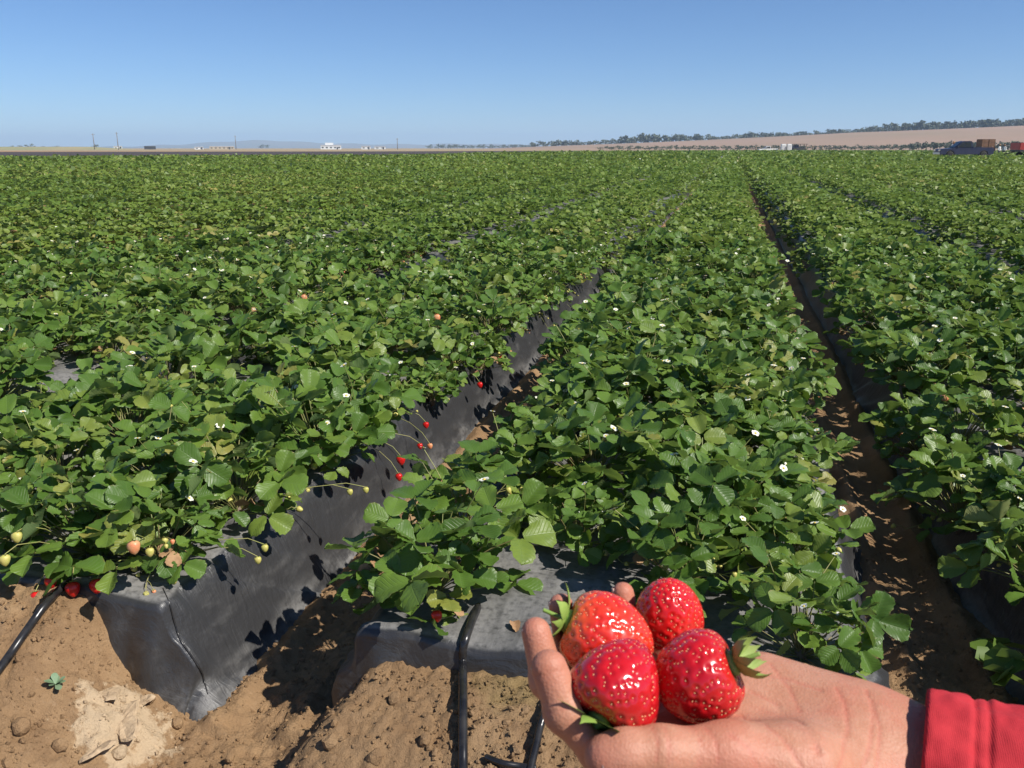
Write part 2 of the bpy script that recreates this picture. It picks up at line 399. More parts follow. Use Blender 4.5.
def wood(name, items):
    V = []; n0 = 0; mb = MB()
    for x, y, z, h, w in items:
        mb.tube([(x, y, z - 1), (x + .2, y, z + h * .35), (x, y + .2, z + h * .7)], [h * .035, h * .028, h * .012], 5)
        for q in range(4):
            c = np.array([x + RNG.normal() * w * .28, y + RNG.normal() * w * .28, z + h * (.42 + .15 * q) + RNG.normal() * .3])
            V.append(leaf_cloud(24, np.array([w * .42, w * .42, h * .19]), c, h * .115))
    V = np.concatenate(V); nq = len(V) // 4
    for i in range(nq): pass
    tv = np.array(mb.v); quads = [f for f in mb.f if len(f) == 4]
    allv = np.concatenate([V, tv]); fc = np.concatenate([np.arange(nq * 4).reshape(-1, 4), np.array(quads) + len(V)])
    o = obj(name, np_mesh(name, allv, fc, [M['wood_leaf'], M['trunk']], False, mi=[0] * nq + [1] * len(quads))); tag(o, kind='stuff')
    o['label'] = 'long row of grey-green trees along the crest of the dry hill' if name == 'far_trees' else 'dark green hedge along the foot of the dry hill' if name == 'hedge' else 'low grey-green trees on the horizon left of the dry hill'
it = []
p = 530.0
while p < 1500:
    p += RNG.uniform(1.3, 3.4) if p > 620 else RNG.uniform(1.6, 5.0)
    r = 1165 + RNG.uniform(-18, 60); d = at_dist(p, r)
    clump = float(fbm(np.array(p * .02), np.array(3.3), 3, 2))
    it.append((d[0], d[1], crest(p) / F * 1150 - 2.5, 8.6 + 4.0 * clump + RNG.normal() * .9 + (2.5 if 640 < p < 700 else 0), RNG.uniform(7, 10)))
wood('far_trees', it)
it = []
for p in list(np.arange(428, 532, 2.2)) + list(np.arange(10, 60, 9)) + [92, 96, 262, 268]:
    d = at_dist(p + RNG.normal(), 1750 + RNG.uniform(-80, 80)); it.append((d[0], d[1], 0, RNG.uniform(4.5, 8.5), RNG.uniform(7, 12)))
wood('low_trees', it)
it = []
for p in np.arange(600, 1150, 2.6):
    d = at_dist(p + RNG.normal(), 560 + RNG.uniform(-6, 6)); it.append((d[0], d[1], 0, float(np.interp(p, [600, 880, 930, 1150], [2.2, 2.6, 4.2, 4.6])) + RNG.normal() * .25, 3.2))
wood('hedge', it)

# ================================================================== STRAWBERRY PLANTS
def leaflet_geo(L, W, rng, nv=9, nu=8, fold=.30, droop=.25):
    vv = np.linspace(0, 1, nv); uu = np.linspace(-1, 1, nu + 1)
    ripple = rng.normal(size=(nv, 2)) * .05; ph = rng.random() * 6
    V = []; UV = []
    for i, v in enumerate(vv):
        w = W * .5 * 1.10 * (v + .03) ** .46 * max(1 - v ** 3.6, 0) ** .50
        for j, u in enumerate(uu):
            ex = 1.0; dx = 0.0
            if abs(u) > .99 and 0 < i < nv - 1:
                ex = 1.06 if i % 2 else .97; dx = L * .02 if i % 2 else 0
            y = u * w * ex
            x = L * v * (1 - .05 * abs(u)) + dx + (L * .10 * (abs(u) * 1.0) * v * (1 - v) * 2)
            a = abs(u)
            z = fold * a * w * (.45 + .5 * a) - droop * L * (v ** 2) * .5 - .16 * w * a ** 4 * (1 + .8 * math.sin(ph + v * 5 + (3 if u > 0 else 0)))
            z += .0012 * math.cos(2 * math.pi * 3.75 * (v - .3 * a)) * (.3 + a) * (1 if nv > 6 else 0)
            z += ripple[i, 0 if u < 0 else 1] * a * a * w
            V.append((x, y, z)); UV.append((u * .5 + .5, v))
    n = nu + 1
    Fc = [(i * n + j, i * n + j + 1, (i + 1) * n + j + 1, (i + 1) * n + j) for i in range(nv - 1) for j in range(nu)]
    Fc = [q[::-1] for q in Fc]                          # normal towards +z
    return np.array(V), Fc, UV
def frame(f, n):
    f = np.array(f, float); f /= np.linalg.norm(f); n = np.array(n, float); n -= f * (n @ f); n /= np.linalg.norm(n)
    return np.stack([f, np.cross(n, f), n], 1)
def rot_about(k, ang):
    k = np.array(k, float); k /= np.linalg.norm(k)
    K = np.array([[0, -k[2], k[1]], [k[2], 0, -k[0]], [-k[1], k[0], 0]]); return np.eye(3) + math.sin(ang) * K + (1 - math.cos(ang)) * K @ K
def leaf_mesh(elev, plen, size, seed, low=False):
    rng = np.random.default_rng(seed); mb = MB(); ce, se = math.cos(elev), math.sin(elev)
    sag = rng.uniform(.05, .16); side = rng.normal() * .03
    pts = [np.array([plen * t * ce + sag * plen * t * t * .5, side * t * t, plen * t * se - sag * plen * t * t * .6]) for t in np.linspace(0, 1, 5)]
    mb.tube(pts, [.0021, .0018, .0016, .0014, .0012], 5, 1, False)
    P = pts[-1]
    pit = rng.normal() * .42 + (-.10 if elev > .9 else .0); roll = rng.normal() * .48
    f = np.array([math.cos(pit), rng.normal() * .25, math.sin(pit)]); n = np.array([-math.sin(pit) + .12, math.sin(roll), math.cos(pit)])
    Fm = frame(f, n)
    for a, sc in ((0, 1.0), (math.radians(rng.uniform(76, 104)), .94), (-math.radians(rng.uniform(76, 104)), .94)):
        L = size * sc * rng.uniform(.94, 1.06); W = L * rng.uniform(.98, 1.14)
        V, Fc, UV = leaflet_geo(L, W, rng, 11, 8, rng.uniform(.15, .85), rng.uniform(-.25, .6))
        d = rot_about(Fm[:, 2], a); R = d @ Fm
        R = rot_about(R[:, 1], rng.normal() * .30 - .02) @ R
        R = rot_about(R[:, 0], rng.normal() * .26) @ R
        V = (R @ (V + [.011 if a == 0 else .004, 0, 0]).T).T + P
        mb.add(V, Fc, 0, UV)
    return mb.mesh('leaf', [M['leaf'], M['petiole']])
LEAVES = []
NLV = 44
for i in range(NLV):                                       # from upright inner leaves to low outer ones
    t = i / (NLV - 1)
    LEAVES.append(leaf_mesh(math.radians(84 - 62 * t + RNG.normal() * 4), .148 + .06 * math.sin(math.pi * min(1, t * .9 + .2)) + RNG.normal() * .014, RNG.uniform(.046, .068), 100 + i))
_keep = M['leaf'], M['petiole']; M['leaf'] = M['dry_leaf']; M['petiole'] = M['dry_leaf']
DRYLEAVES = [leaf_mesh(math.radians(20 + 7 * i), .15, .042, 900 + i) for i in range(4)]
M['leaf'], M['petiole'] = _keep
def sepal_ring(mb, c, axis, r, n, m, lift=.2, rng=RNG):
    Fm = frame(axis, [.3, .2, 1] if abs(axis[2]) < .9 else [1, 0, 0]); ax, a, b = Fm.T
    for k in range(n):
        w = 2 * math.pi * k / n + rng.normal() * .1; d = math.cos(w) * a + math.sin(w) * b; s = np.cross(ax, d)
        p = [c + d * r * .15 - s * r * .16, c + d * r * .15 + s * r * .16, c + d * r * .65 + s * r * .18 + ax * r * lift * .4, c + d * r + ax * r * lift, c + d * r * .65 - s * r * .18 + ax * r * lift * .4]
        mb.add(p, [(0, 1, 2, 3, 4)], m)
def flower_mesh(seed):
    rng = np.random.default_rng(seed); mb = MB(); h = rng.uniform(.20, .28); o = rng.uniform(.05, .2)
    pts = [np.array([o * t ** 1.3, .02 * math.sin(t * 3), h * t - .03 * t * t]) for t in np.linspace(0, 1, 5)]
    mb.tube(pts, .0011, 4, 0, False); P = pts[-1]
    ax = np.array([.35 * rng.normal(), .35 * rng.normal(), 1.]); ax /= np.linalg.norm(ax); Fm = frame(ax, [1, 0, 0]); ax, a, b = Fm.T
    R = rng.uniform(.0085, .0115)
    for k in range(5):
        w = 2 * math.pi * k / 5 + .1 * rng.normal(); d = math.cos(w) * a + math.sin(w) * b; s = np.cross(ax, d); V = []
        for q, (rr, ww, zz) in enumerate(((.18, .12, 0), (.45, .40, .10), (.75, .46, .16), (1, .26, .12))):
            V += [P + d * R * rr + s * R * ww * x + ax * R * (zz + .08 * abs(x)) for x in (-1, 0, 1)]
        mb.add(V, [(3 * i + j, 3 * i + j + 1, 3 * i + j + 4, 3 * i + j + 3) for i in range(3) for j in range(2)], 1)
    sepal_ring(mb, P - ax * .001, ax, R * .9, 5, 3, 0, rng)
    prof = [(.0001, .0035), (.0022, .0030), (.0036, .0012), (.0034, -.0005)][::-1]
    V = [P + ax * z + r * (math.cos(2 * math.pi * j / 7) * a + math.sin(2 * math.pi * j / 7) * b) for r, z in prof for j in range(7)]
    mb.add(V, [(i * 7 + j, i * 7 + (j + 1) % 7, (i + 1) * 7 + (j + 1) % 7, (i + 1) * 7 + j) for i in range(3) for j in range(7)], 2)
    return mb.mesh('flower', [M['stalk'], M['petal'], M['pollen'], M['leaf']])
def fruit_into(mb, P, axis, R, m, ms, n=10, fat=1.15, rng=RNG):
    """a small strawberry: calyx end at P, body hanging along axis"""
    Fm = frame(axis, [1, .2, .1] if abs(axis[0]) < .9 else [0, 1, 0]); ax, a, b = Fm.T
    prof = [(.02, 0), (.55, .06), (.9, .32), (1.0, .62), (.93, 1.0), (.72, 1.42), (.42, 1.78), (.02, 2.0)]
    V = [P + ax * z * R * fat * .95 + r * R * (1 + .06 * math.sin(3 * w + z * 2)) * (math.cos(w) * a + math.sin(w) * b) for r, z in prof for w in [2 * math.pi * j / n for j in range(n)]]
    k = len(prof)
    mb.add(V, [(i * n + j, i * n + (j + 1) % n, (i + 1) * n + (j + 1) % n, (i + 1) * n + j) for i in range(k - 1) for j in range(n)], m)
    sepal_ring(mb, P, -ax, R * 1.05, 6, ms, -.15 + .4 * rng.random(), rng)
def truss_mesh(seed):
    rng = np.random.default_rng(seed); mb = MB(); L = rng.uniform(.15, .21)
    pts = [np.array([L * t, .02 * math.sin(2 * t), .13 * t - .20 * t * t * rng.uniform(.8, 1.2)]) for t in np.linspace(0, 1, 6)]
    mb.tube(pts, [.0015, .0014, .0012, .0011, .0010, .0009], 5, 0, False)
    for k in range(rng.integers(4, 7)):
        b = pts[3 + k % 3]; e = b + np.array([rng.uniform(.0, .05), rng.normal() * .032, rng.uniform(-.035, .015)])
        mb.tube([b, (b + e) / 2 + [0, 0, .006], e], .0009, 4, 0, False)
        fruit_into(mb, e, np.array([.5 * rng.normal(), .5 * rng.normal(), -1]), rng.uniform(.0045, .0095), 1 if rng.random() < .8 else 2, 3, 7, rng=rng)
    return mb.mesh('fruit_truss', [M['stalk'], M['green_fruit'], M['pale_fruit'], M['stalk']])
FLOWERS = [flower_mesh(500 + i) for i in range(7)]
TRUSSES = [truss_mesh(600 + i) for i in range(7)]
crown_mb = MB(); crown_mb.lathe([(.012, -.02), (.016, .0), (.013, .015), (.005, .03)], 7); CROWN = crown_mb.mesh('crown', M['trunk'])

ROWX = (-.44, -.15, .15, .44)
plants = []
prng = np.random.default_rng(5)
for k in range(-130, 50):
    cx = -0.185 + k * PITCHX; ye = Y_END.get(k, 1.58)
    for ri, rx in enumerate(ROWX):
        y0 = ye + .16 + .10 * prng.random()
        if k == 0: y0 = (1.72, 2.04, 1.90, 1.66)[ri]
        if k == -1: y0 = (1.67, 1.72, 1.68, 1.70)[ri]
        if k == 0 and ri == 3: rx -= .07
        n = int((FIELD_END - y0) / .345)
        ym = y0 + .345 * np.arange(n) + .035 * prng.normal(size=n); ym[0] = y0
        xm = cx + rx + .028 * prng.normal(size=n)
        fillw = smoothstep(4.0, 8.0, ym)
        if ri == 0: xm -= (.12 * (1 - smoothstep(3.5, 9, ym)) if k == 1 else -.03 * (1 - fillw) + .07 * fillw if k == 0 else .03)
        if ri == 3: xm += .085 * smoothstep(2.2, 3.6, ym) * (k == -1) + .035 * (k == 0) * smoothstep(2.4, 3.5, ym)
        sz = np.clip(1.03 + .13 * prng.normal(size=n), .68, 1.25)
        keep = prng.random(n) > .025
        plants.append(np.stack([xm, ym, sz, np.full(n, k), np.full(n, ri), np.arange(n)], 1)[keep])
plants = np.concatenate(plants)
# frustum with a margin, so that a step to the side still finds a planted field
rel = plants[:, :2]; az = np.arctan2(rel[:, 0], rel[:, 1]); dist = np.hypot(rel[:, 0], rel[:, 1])
ok = (az > -YAW - .60 - .10) & (az < -YAW + .60 + .12) | (dist < 4.0)
# gaps where the photo shows bare plastic in the second bed to the left
for px, py in ((95, 372), (165, 372), (62, 402), (20, 420)):
    q = on_plane(px, py, .3); ok &= np.hypot(plants[:, 0] - q[0], plants[:, 1] - q[1]) > .21
pxs = np.array([p for p, _ in EDGE]); eds = np.array([e for _, e in EDGE]); colpx = CX + F * np.tan(np.clip(az + YAW, -1.3, 1.3)) / math.cos(PITCH)
ok &= dist < np.interp(colpx, pxs, eds)
tc = at_dist(985, 112); ta = YAW - .1; tu = (plants[:, 0] - tc[0]) * math.cos(ta) + (plants[:, 1] - tc[1]) * math.sin(ta); tv = -(plants[:, 0] - tc[0]) * math.sin(ta) + (plants[:, 1] - tc[1]) * math.cos(ta)
ok &= ~((np.abs(tu) < 31) & (np.abs(tv) < 10))
plants, dist = plants[ok], dist[ok]
d3 = np.stack([plants[:, 0], plants[:, 1], np.full(len(plants), .42 - CAM_H)], 1)
dep = d3 @ _f; U = CX + F * (d3 @ _r) / dep; Vv = CY - F * (d3 @ _u) / dep
inview = (dep > .3) & (U > -60) & (U < 1084) & (Vv < 860)
score = np.where(inview, dist, 1e6); order = np.argsort(score)
near_ids = order[:300]; is_near = np.zeros(len(plants), bool); is_near[near_ids] = True

ORD = 'first second third fourth fifth sixth seventh eighth ninth tenth eleventh twelfth thirteenth fourteenth fifteenth sixteenth'.split()
side_rank = {}
for q in near_ids:
    if abs(plants[q, 3]) > 1.5 and 0 < U[q] < 1024: side_rank.setdefault((int(plants[q, 3]), int(plants[q, 4])), []).append((dist[q], q))
side_rank = {q: i for v in side_rank.values() for i, (_, q) in enumerate(sorted(v))}
ROWN = ['left-edge row', 'inner left row', 'inner right row', 'right-edge row']
def plant_label(k, ri, j, q):
    k = int(k); ri = int(ri); j = int(j)
    if k in (-1, 0, 1):
        b = BEDNAME[k]; special = {(0, 0, 0): 'strawberry plant sprawling on the near left corner of the centre bed, beside the upright hose',
                                   (-1, 3, 0): 'strawberry plant on the near right corner of the left bed, above three red berries',
                                   (0, 3, 0): 'front strawberry plant spilling over the right edge of the centre bed above the hand'}
        if (k, ri, j) in special: return special[(k, ri, j)], 'strawberry plants at the near ends of the beds'
        if j < 16: return 'strawberry plant, %s back along the %s of %s' % (ORD[j], ROWN[ri], b), 'strawberry plants near the front of %s' % b
        return 'strawberry plant beyond the sixteenth in the %s of %s' % (ROWN[ri], b), 'strawberry plants beyond the sixteenth, %s of %s' % (ROWN[ri], b)
    b = BEDNAME.get(k)
    if b is None: b = 'beds beyond the third or fourth, left or right'; return 'strawberry plant in the merged canopy of the %s' % b, 'strawberry plants in the outer beds'
    if side_rank.get(q, 99) < 16: return 'strawberry plant, %s from the picture edge, %s of %s' % (ORD[side_rank[q]], ROWN[ri], b.replace('the ', '').replace(' bed to the left', ' leftward bed').replace(' bed to the right', ' rightward bed').replace(' to the', '')), 'strawberry plants in %s' % b
    return 'strawberry plant far along the %s of %s' % (ROWN[ri], b), 'strawberry plants far along the %s of %s' % (ROWN[ri], b)

plant_roots = []
for idx in near_ids:
    x, y, s, k, ri, j = plants[idx]
    z = float(bed_profile(np.array(x), int(k)))
    lab, grp = plant_label(k, ri, j, int(idx))
    root = empty('strawberry_plant', (x, y, z), lab, 'strawberry plant', grp)
    plant_roots.append((root, x, y))
    d = math.hypot(x, y); rr = random.Random(int(idx) * 7 + 1)
    nleaf = rr.randint(44, 52) if d < 5 else rr.randint(36, 42)
    if k == 0 and ri == 0 and j == 0: s = 1.1
    if k == 0 and ri == 3 and j < 4: s *= .88
    if k == 0 and ri == 0 and 0 < j < 6: s *= .9
    a0 = rr.random() * 6.28
    obj('crown', CROWN, root)
    for q in range(nleaf):
        t = (q + .5) / nleaf; v = min(NLV - 1, max(0, int(t * (NLV - 1) + rr.gauss(0, 3))))
        a = a0 + q * 2.39996 + rr.gauss(0, .22)
        low = .82 if (k == 0 and ri == 0 and math.cos(a) < -.3) or (k == -1 and ri == 3 and math.cos(a) > .3) else 1.0
        obj('leaf', LEAVES[v], root, rot=(rr.gauss(0, .09), rr.gauss(0, .09), a), scl=s * low * rr.uniform(.86, 1.16))
    if y < 2.0 and k in (-1, 0):                           # front plants: low leaves hang over the end of the bed
        for q in range(0 if (k, ri) == (0, 3) else 2 if k == -1 else 5):
            a = rr.gauss(-math.pi / 2 + (-.25 if ri == 3 else -.1 if ri == 0 else 0), .6)
            obj('leaf', LEAVES[rr.randint(NLV - 16, NLV - 1)], root, rot=(rr.gauss(0, .15), rr.uniform(.0, .40 if k == 0 else .12), a), scl=s * rr.uniform(.85, 1.15))
    for q in range(rr.choice((0, 1, 1, 2))):
        obj('leaf', rr.choice(DRYLEAVES), root, rot=(0, 0, rr.random() * 6.28), scl=s * rr.uniform(.8, 1.1))['label'] = 'withered brown leaf'
    for q in range(rr.choice((2, 3, 3, 4))):
        obj('flower', rr.choice(FLOWERS), root, rot=(rr.gauss(0, .12), rr.gauss(0, .12), rr.random() * 6.28), scl=s * rr.uniform(.85, 1.05))
    for q in range(rr.choice((2, 2, 3, 3))):
        a = rr.random() * 6.28; ty = rr.choice((-.1, -.55, -.75, -.95)) + rr.gauss(-.05, .1)
        if k == -1 and ri == 3: a = rr.gauss(-.6, 1.0)
        if k == 0 and ri == 3: a = rr.gauss(-.3, .7)
        obj('fruit_truss', rr.choice(TRUSSES), root, rot=(0, ty, a), scl=s * rr.uniform(.65, .95))

# single fruits the photo shows, hung from the plant nearest to them
def hang_fruit(px, py, z, R, kind='ripe', side=(.25, -.3, -1)):
    P = on_plane(px, py, z); root, rx, ry = min(plant_roots, key=lambda r: (r[1] - P[0]) ** 2 + (r[2] - P[1]) ** 2)
    o0 = np.array(root.location); mb = MB(); e = P - o0
    ax = np.array(side, float); ax /= np.linalg.norm(ax); top = e - ax * R
    mb.tube([(0, 0, .01), top * .3 + [0, 0, .025], top * .6 + [0, 0, .035], top * .85 + [0, 0, .025], top], .0011, 5, 0, False)
    fruit_into(mb, top, ax, R, 1, 2, 14)
    o = obj('strawberry', mb.mesh('strawberry', [M['stalk'], M['ripe_fruit' if kind == 'ripe' else 'pale_fruit' if kind == 'pale' else 'green_fruit'], M['stalk']]), root)
    o['label'] = {'ripe': 'red ripe strawberry on its stalk', 'pale': 'pale orange half-ripe strawberry', 'green': 'small yellow-green unripe strawberry'}[kind]
for px, py, z, R, kd in [(97, 586, .30, .0165, 'ripe'), (73, 589, .30, .0165, 'ripe'), (51, 582, .31, .014, 'ripe'), (36, 597, .28, .013, 'ripe'),
                         (401, 460, .20, .017, 'ripe'), (399, 477, .17, .013, 'ripe'), (426, 425, .22, .013, 'ripe'), (430, 446, .19, .011, 'pale'),
                         (420, 446, .21, .011, 'ripe'), (480, 385, .21, .014, 'ripe'), (463, 376, .25, .014, 'pale'), (472, 357, .27, .015, 'pale'), (501, 358, .22, .014, 'ripe'),
                         (134, 547, .42, .015, 'pale'), (150, 552, .40, .010, 'green'), (17, 537, .44, .012, 'green'), (5, 560, .42, .012, 'green'),
                         (437, 616, .33, .012, 'ripe'), (742, 592, .30, .010, 'ripe'), (437, 318, .42, .02, 'pale'), (304, 298, .44, .02, 'pale'), (945, 398, .45, .016, 'pale'),
                         (885, 600, .03, .015, 'ripe'), (462, 381, .22, .013, 'pale'), (512, 300, .32, .016, 'ripe'), (668, 463, .44, .012, 'ripe'),
                         (265, 548, .33, .009, 'green'), (258, 560, .31, .009, 'green'), (366, 490, .33, .009, 'green'), (350, 492, .34, .009, 'green')]:
    if (px, py) == (885, 600): continue
    hang_fruit(px, py, z, R, kd)

# everything farther off, past the 300 nearest: one mesh of leaflets, coarser with distance
def crop_mesh():
    P = plants[~is_near]; D = dist[~is_near]
    Vs, Fs, Ts, Ms = [], [], [], []; nv = [0]
    g = np.random.default_rng(3)
    def emit(C, f, n, L, W, tint, mi, kind):
        f = f / np.linalg.norm(f, axis=1)[:, None]; n = n - f * (n * f).sum(1)[:, None]; n /= np.linalg.norm(n, axis=1)[:, None]; s = np.cross(n, f)
        L = L[:, None]; W = W[:, None]; N = len(C)
        if kind == 2:
            pts = [C, C + f * L * .3 + s * W * .40 + n * W * .16, C + f * L * .75 + s * W * .46 + n * W * .10, C + f * L - n * L * .1, C + f * L * .75 - s * W * .46 + n * W * .10, C + f * L * .3 - s * W * .40 + n * W * .16]
            q = [(3, 2, 1, 0), (5, 4, 3, 0)]
        else:
            pts = [C, C + f * L * .62 + s * W * .5 + n * W * .1, C + f * L, C + f * L * .62 - s * W * .5 + n * W * .1]; q = [(3, 2, 1, 0)]
        V = np.stack(pts, 1); k = len(pts); b = nv[0] + np.arange(N)[:, None] * k
        Vs.append(V.reshape(-1, 3)); nv[0] += N * k
        for qq in q: Fs.append(b + np.array(qq)[None]); Ts.append(tint); Ms.append(mi)
    def leaves(P, per, L0, kind, trif, spread=.2, hi=.26, lo=.04):
        N = len(P) * per; R = np.repeat(P, per, 0); k = R[:, 3]
        w = g.random(N) * 2 * np.pi; r = np.sqrt(g.random(N)) * spread * R[:, 2] * 1.1
        x = R[:, 0] + r * np.cos(w); y = R[:, 1] + r * np.sin(w)
        top = hi * (1 - (r / (spread * 1.6)) ** 2) * R[:, 2]
        e = .72 - np.abs(x - (-0.185 + k * PITCHX)); top *= np.clip(.30 + e * 2.4, .3, 1)
        z = BED_H * np.clip(e * 3.2, 0.35, 1) + lo + (top - lo) * g.random(N) ** .55
        inside = e > .0; x, y, z, w, k, e = x[inside], y[inside], z[inside], w[inside], k[inside], e[inside]; N = len(x)
        f = np.stack([np.cos(w + g.normal(size=N) * .9), np.sin(w + g.normal(size=N) * .9), g.normal(size=N) * .28], 1)
        n = np.stack([g.normal(size=N) * .60 + .15 * np.cos(w), g.normal(size=N) * .60 + .15 * np.sin(w), np.ones(N)], 1)
        patch = .22 * fbm(x * .25, y * .25, 3, 6) + .12 * fbm(x * 1.3, y * 1.3, 2, 16)
        tint = np.clip(.42 + patch + .2 * g.normal(size=N), 0, 1)
        mi = np.zeros(N, int); q = g.random(N)
        fl = q < .0045; mi[fl] = 1; mi[(q > .0045) & (q < .017)] = 2
        z = z + np.where(mi > 0, .02, 0)
        C = np.stack([x, y, z], 1); L = L0 * (.75 + .5 * g.random(N)) * np.where(mi > 0, .34, 1)
        emit(C, f, n, L, L * .95, tint, mi, kind)
        if trif:
            m0 = mi == 0
            for sg in (-1, 1):
                a = sg * 1.3; ca, sa = math.cos(a), math.sin(a)
                f2 = np.stack([f[:, 0] * ca - f[:, 1] * sa, f[:, 0] * sa + f[:, 1] * ca, f[:, 2] + .1 * g.normal(size=N)], 1)[m0]
                emit(C[m0], f2, (n + .2 * g.normal(size=n.shape))[m0], L[m0] * .9, L[m0] * .85, tint[m0], mi[m0], kind)
    b = D < 14; leaves(P[b], 30, .066, 2, True, .24, .30)
    b = (D >= 14) & (D < 30); leaves(P[b], 17, .086, 1, True, .24, .30)
    b = (D >= 30) & (D < 60); leaves(P[b], 12, .155, 1, False, .25, .29)
    b = (D >= 60) & (D < 120); Q = P[b]; Q = Q[g.random(len(Q)) < .75]; leaves(Q, 6, .27, 1, False, .28, .29)
    b = (D >= 120) & (D < 330); Q = P[b]; Q = Q[g.random(len(Q)) < .5]; leaves(Q, 3, .46, 1, False, .34, .29)
    V = np.concatenate(Vs); Fc = np.concatenate(Fs); print('crop faces', len(Fc))
    return np_mesh('strawberry_crop', V, Fc, [M['leaf_far'], M['petal'], M['stalk']], True, mi=np.concatenate(Ms), tint=np.concatenate(Ts))
o = obj('strawberry_crop', crop_mesh()); tag(o, kind='stuff'); o['label'] = 'dense green strawberry crop stretching away in rows to the horizon'

# ================================================================== SMALL THINGS AT THE BED ENDS
def ground_at(px, py, extra=0.0, n=7):
    z = .1
    for _ in range(n):
        P = on_plane(px, py, z); z = .5 * z + .5 * (float(ground_z(np.array([P[0]]), np.array([P[1]]))[0]) + extra)
    P = on_plane(px, py, z); return P
def smooth_path(pts, n=60):
    pts = np.array(pts, float); k = len(pts); out = []
    ext = np.vstack([2 * pts[0] - pts[1], pts, 2 * pts[-1] - pts[-2]])
    for i in range(k - 1):
        p0, p1, p2, p3 = ext[i:i + 4]
        for t in np.linspace(0, 1, max(2, n // (k - 1)), endpoint=False):
            out.append(.5 * (2 * p1 + (p2 - p0) * t + (2 * p0 - 5 * p1 + 4 * p2 - p3) * t * t + (3 * p1 - p0 - 3 * p2 + p3) * t ** 3))
    return out + [pts[-1]]
def hose(pts, r, label, flat=1.0):
    mb = MB(); mb.tube(smooth_path(pts), r, 14); tag(obj('irrigation_hose', mb.mesh('irrigation_hose', M['hose'])), label, 'hose', 'black irrigation hoses at the bed ends')
r = .0092
def drape(px, py, r, k=0):                                      # rests on whichever is higher, the plastic-covered bed or the soil
    z = .25
    for _ in range(40):
        P = on_plane(px, py, z); zb = float(bed_profile(np.array(P[0]), k)) * float(np.clip((P[1] - 1.45) / .08, 0, 1)); zg = float(ground_z(np.array([P[0]]), np.array([P[1]]))[0])
        z = .7 * z + .3 * (max(zb, zg) + r)
    return on_plane(px, py, z)
hose([on_plane(482, 600, .268), on_plane(474, 616, .292)] + [drape(463 + max(0, 650 - q) * .25, q, r + .006) for q in (636, 650, 662, 674, 686, 698, 712, 730, 750, 768, 800, 850)], r,
     'black irrigation hose running straight down the middle mound from under the plastic')
hose([on_plane(86, 570, .278), drape(74, 578, r + .006, -1), drape(60, 589, r + .008, -1), drape(45, 605, r + .010, -1)] + [drape(x, y, r + .010, -1) for x, y in ((34, 620), (22, 637), (11, 653), (0, 668), (-14, 686), (-28, 705), (-70, 760))], r,
     'black irrigation hose curving down the left mound past the red berries')
r = .0072
hose([drape(556, 672, r + .006), drape(550, 690, r + .008)] + [drape(x, y, r + .012) for x, y in ((544, 714), (540, 728), (537, 742), (530, 772), (520, 820))], r,
     'thinner black hose beside the fingers, right of the straight hose')
hose([ground_at(x, y, .013) for x, y in ((486, 757), (502, 763), (520, 766), (536, 768))], .006, 'short black hose piece lying across the foot of the middle mound')

# the dark fold that runs down the end of the left sheet
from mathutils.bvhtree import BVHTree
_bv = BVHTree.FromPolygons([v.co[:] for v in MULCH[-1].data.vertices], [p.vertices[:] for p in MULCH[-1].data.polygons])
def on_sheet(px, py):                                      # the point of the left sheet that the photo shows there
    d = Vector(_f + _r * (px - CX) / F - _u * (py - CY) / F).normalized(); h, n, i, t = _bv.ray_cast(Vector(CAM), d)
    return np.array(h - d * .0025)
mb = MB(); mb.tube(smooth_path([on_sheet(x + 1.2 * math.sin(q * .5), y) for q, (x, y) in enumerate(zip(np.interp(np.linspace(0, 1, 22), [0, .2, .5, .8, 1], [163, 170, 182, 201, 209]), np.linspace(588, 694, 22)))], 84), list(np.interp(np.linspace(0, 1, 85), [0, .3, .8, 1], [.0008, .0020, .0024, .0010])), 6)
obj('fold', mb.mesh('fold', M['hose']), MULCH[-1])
def rosette(px, py, n, L, label, colour):
    P = ground_at(px, py); root = empty('weed', P, label, 'weed', 'small weeds on bare soil')
    g = np.random.default_rng(px)
    for i in range(n):
        mb = MB(); a = i * 2.4; e = g.uniform(.25, 1.0); l = L * g.uniform(.6, 1); d = np.array([math.cos(a) * math.cos(e), math.sin(a) * math.cos(e), math.sin(e)]); s = np.array([-math.sin(a), math.cos(a), 0])
        V = []
        for t, w in ((0, .08), (.35, .16), (.65, .24), (.88, .17), (1, .03)):
            c = d * l * t - np.array([0, 0, .25 * l * t * t]); V += [c - s * l * w, c + np.array([0, 0, -.02 * l]), c + s * l * w]
        mb.add(V, [(3 * q + w, 3 * q + w + 1, 3 * q + w + 4, 3 * q + w + 3) for q in range(4) for w in range(2)]); obj('leaf', mb.mesh('weed_leaf', colour), root)
M['weed'] = noisy('weed_leaf', (.10, .17, .05), (.16, .22, .08), 60, .6)
M['weed2'] = noisy('bluish_weed_leaf', (.12, .20, .10), (.18, .25, .14), 60, .6)
rosette(56, 684, 9, .035, 'tiny grey-green weed on the left mound beside the pale crust', M['weed2'])
rosette(317, 580, 14, .055, 'small weed growing at the foot of the left bed plastic, in the furrow', M['weed2'])
rosette(249, 657, 7, .024, 'tiny weed seedling in the furrow soil near the plastic corner', M['weed'])

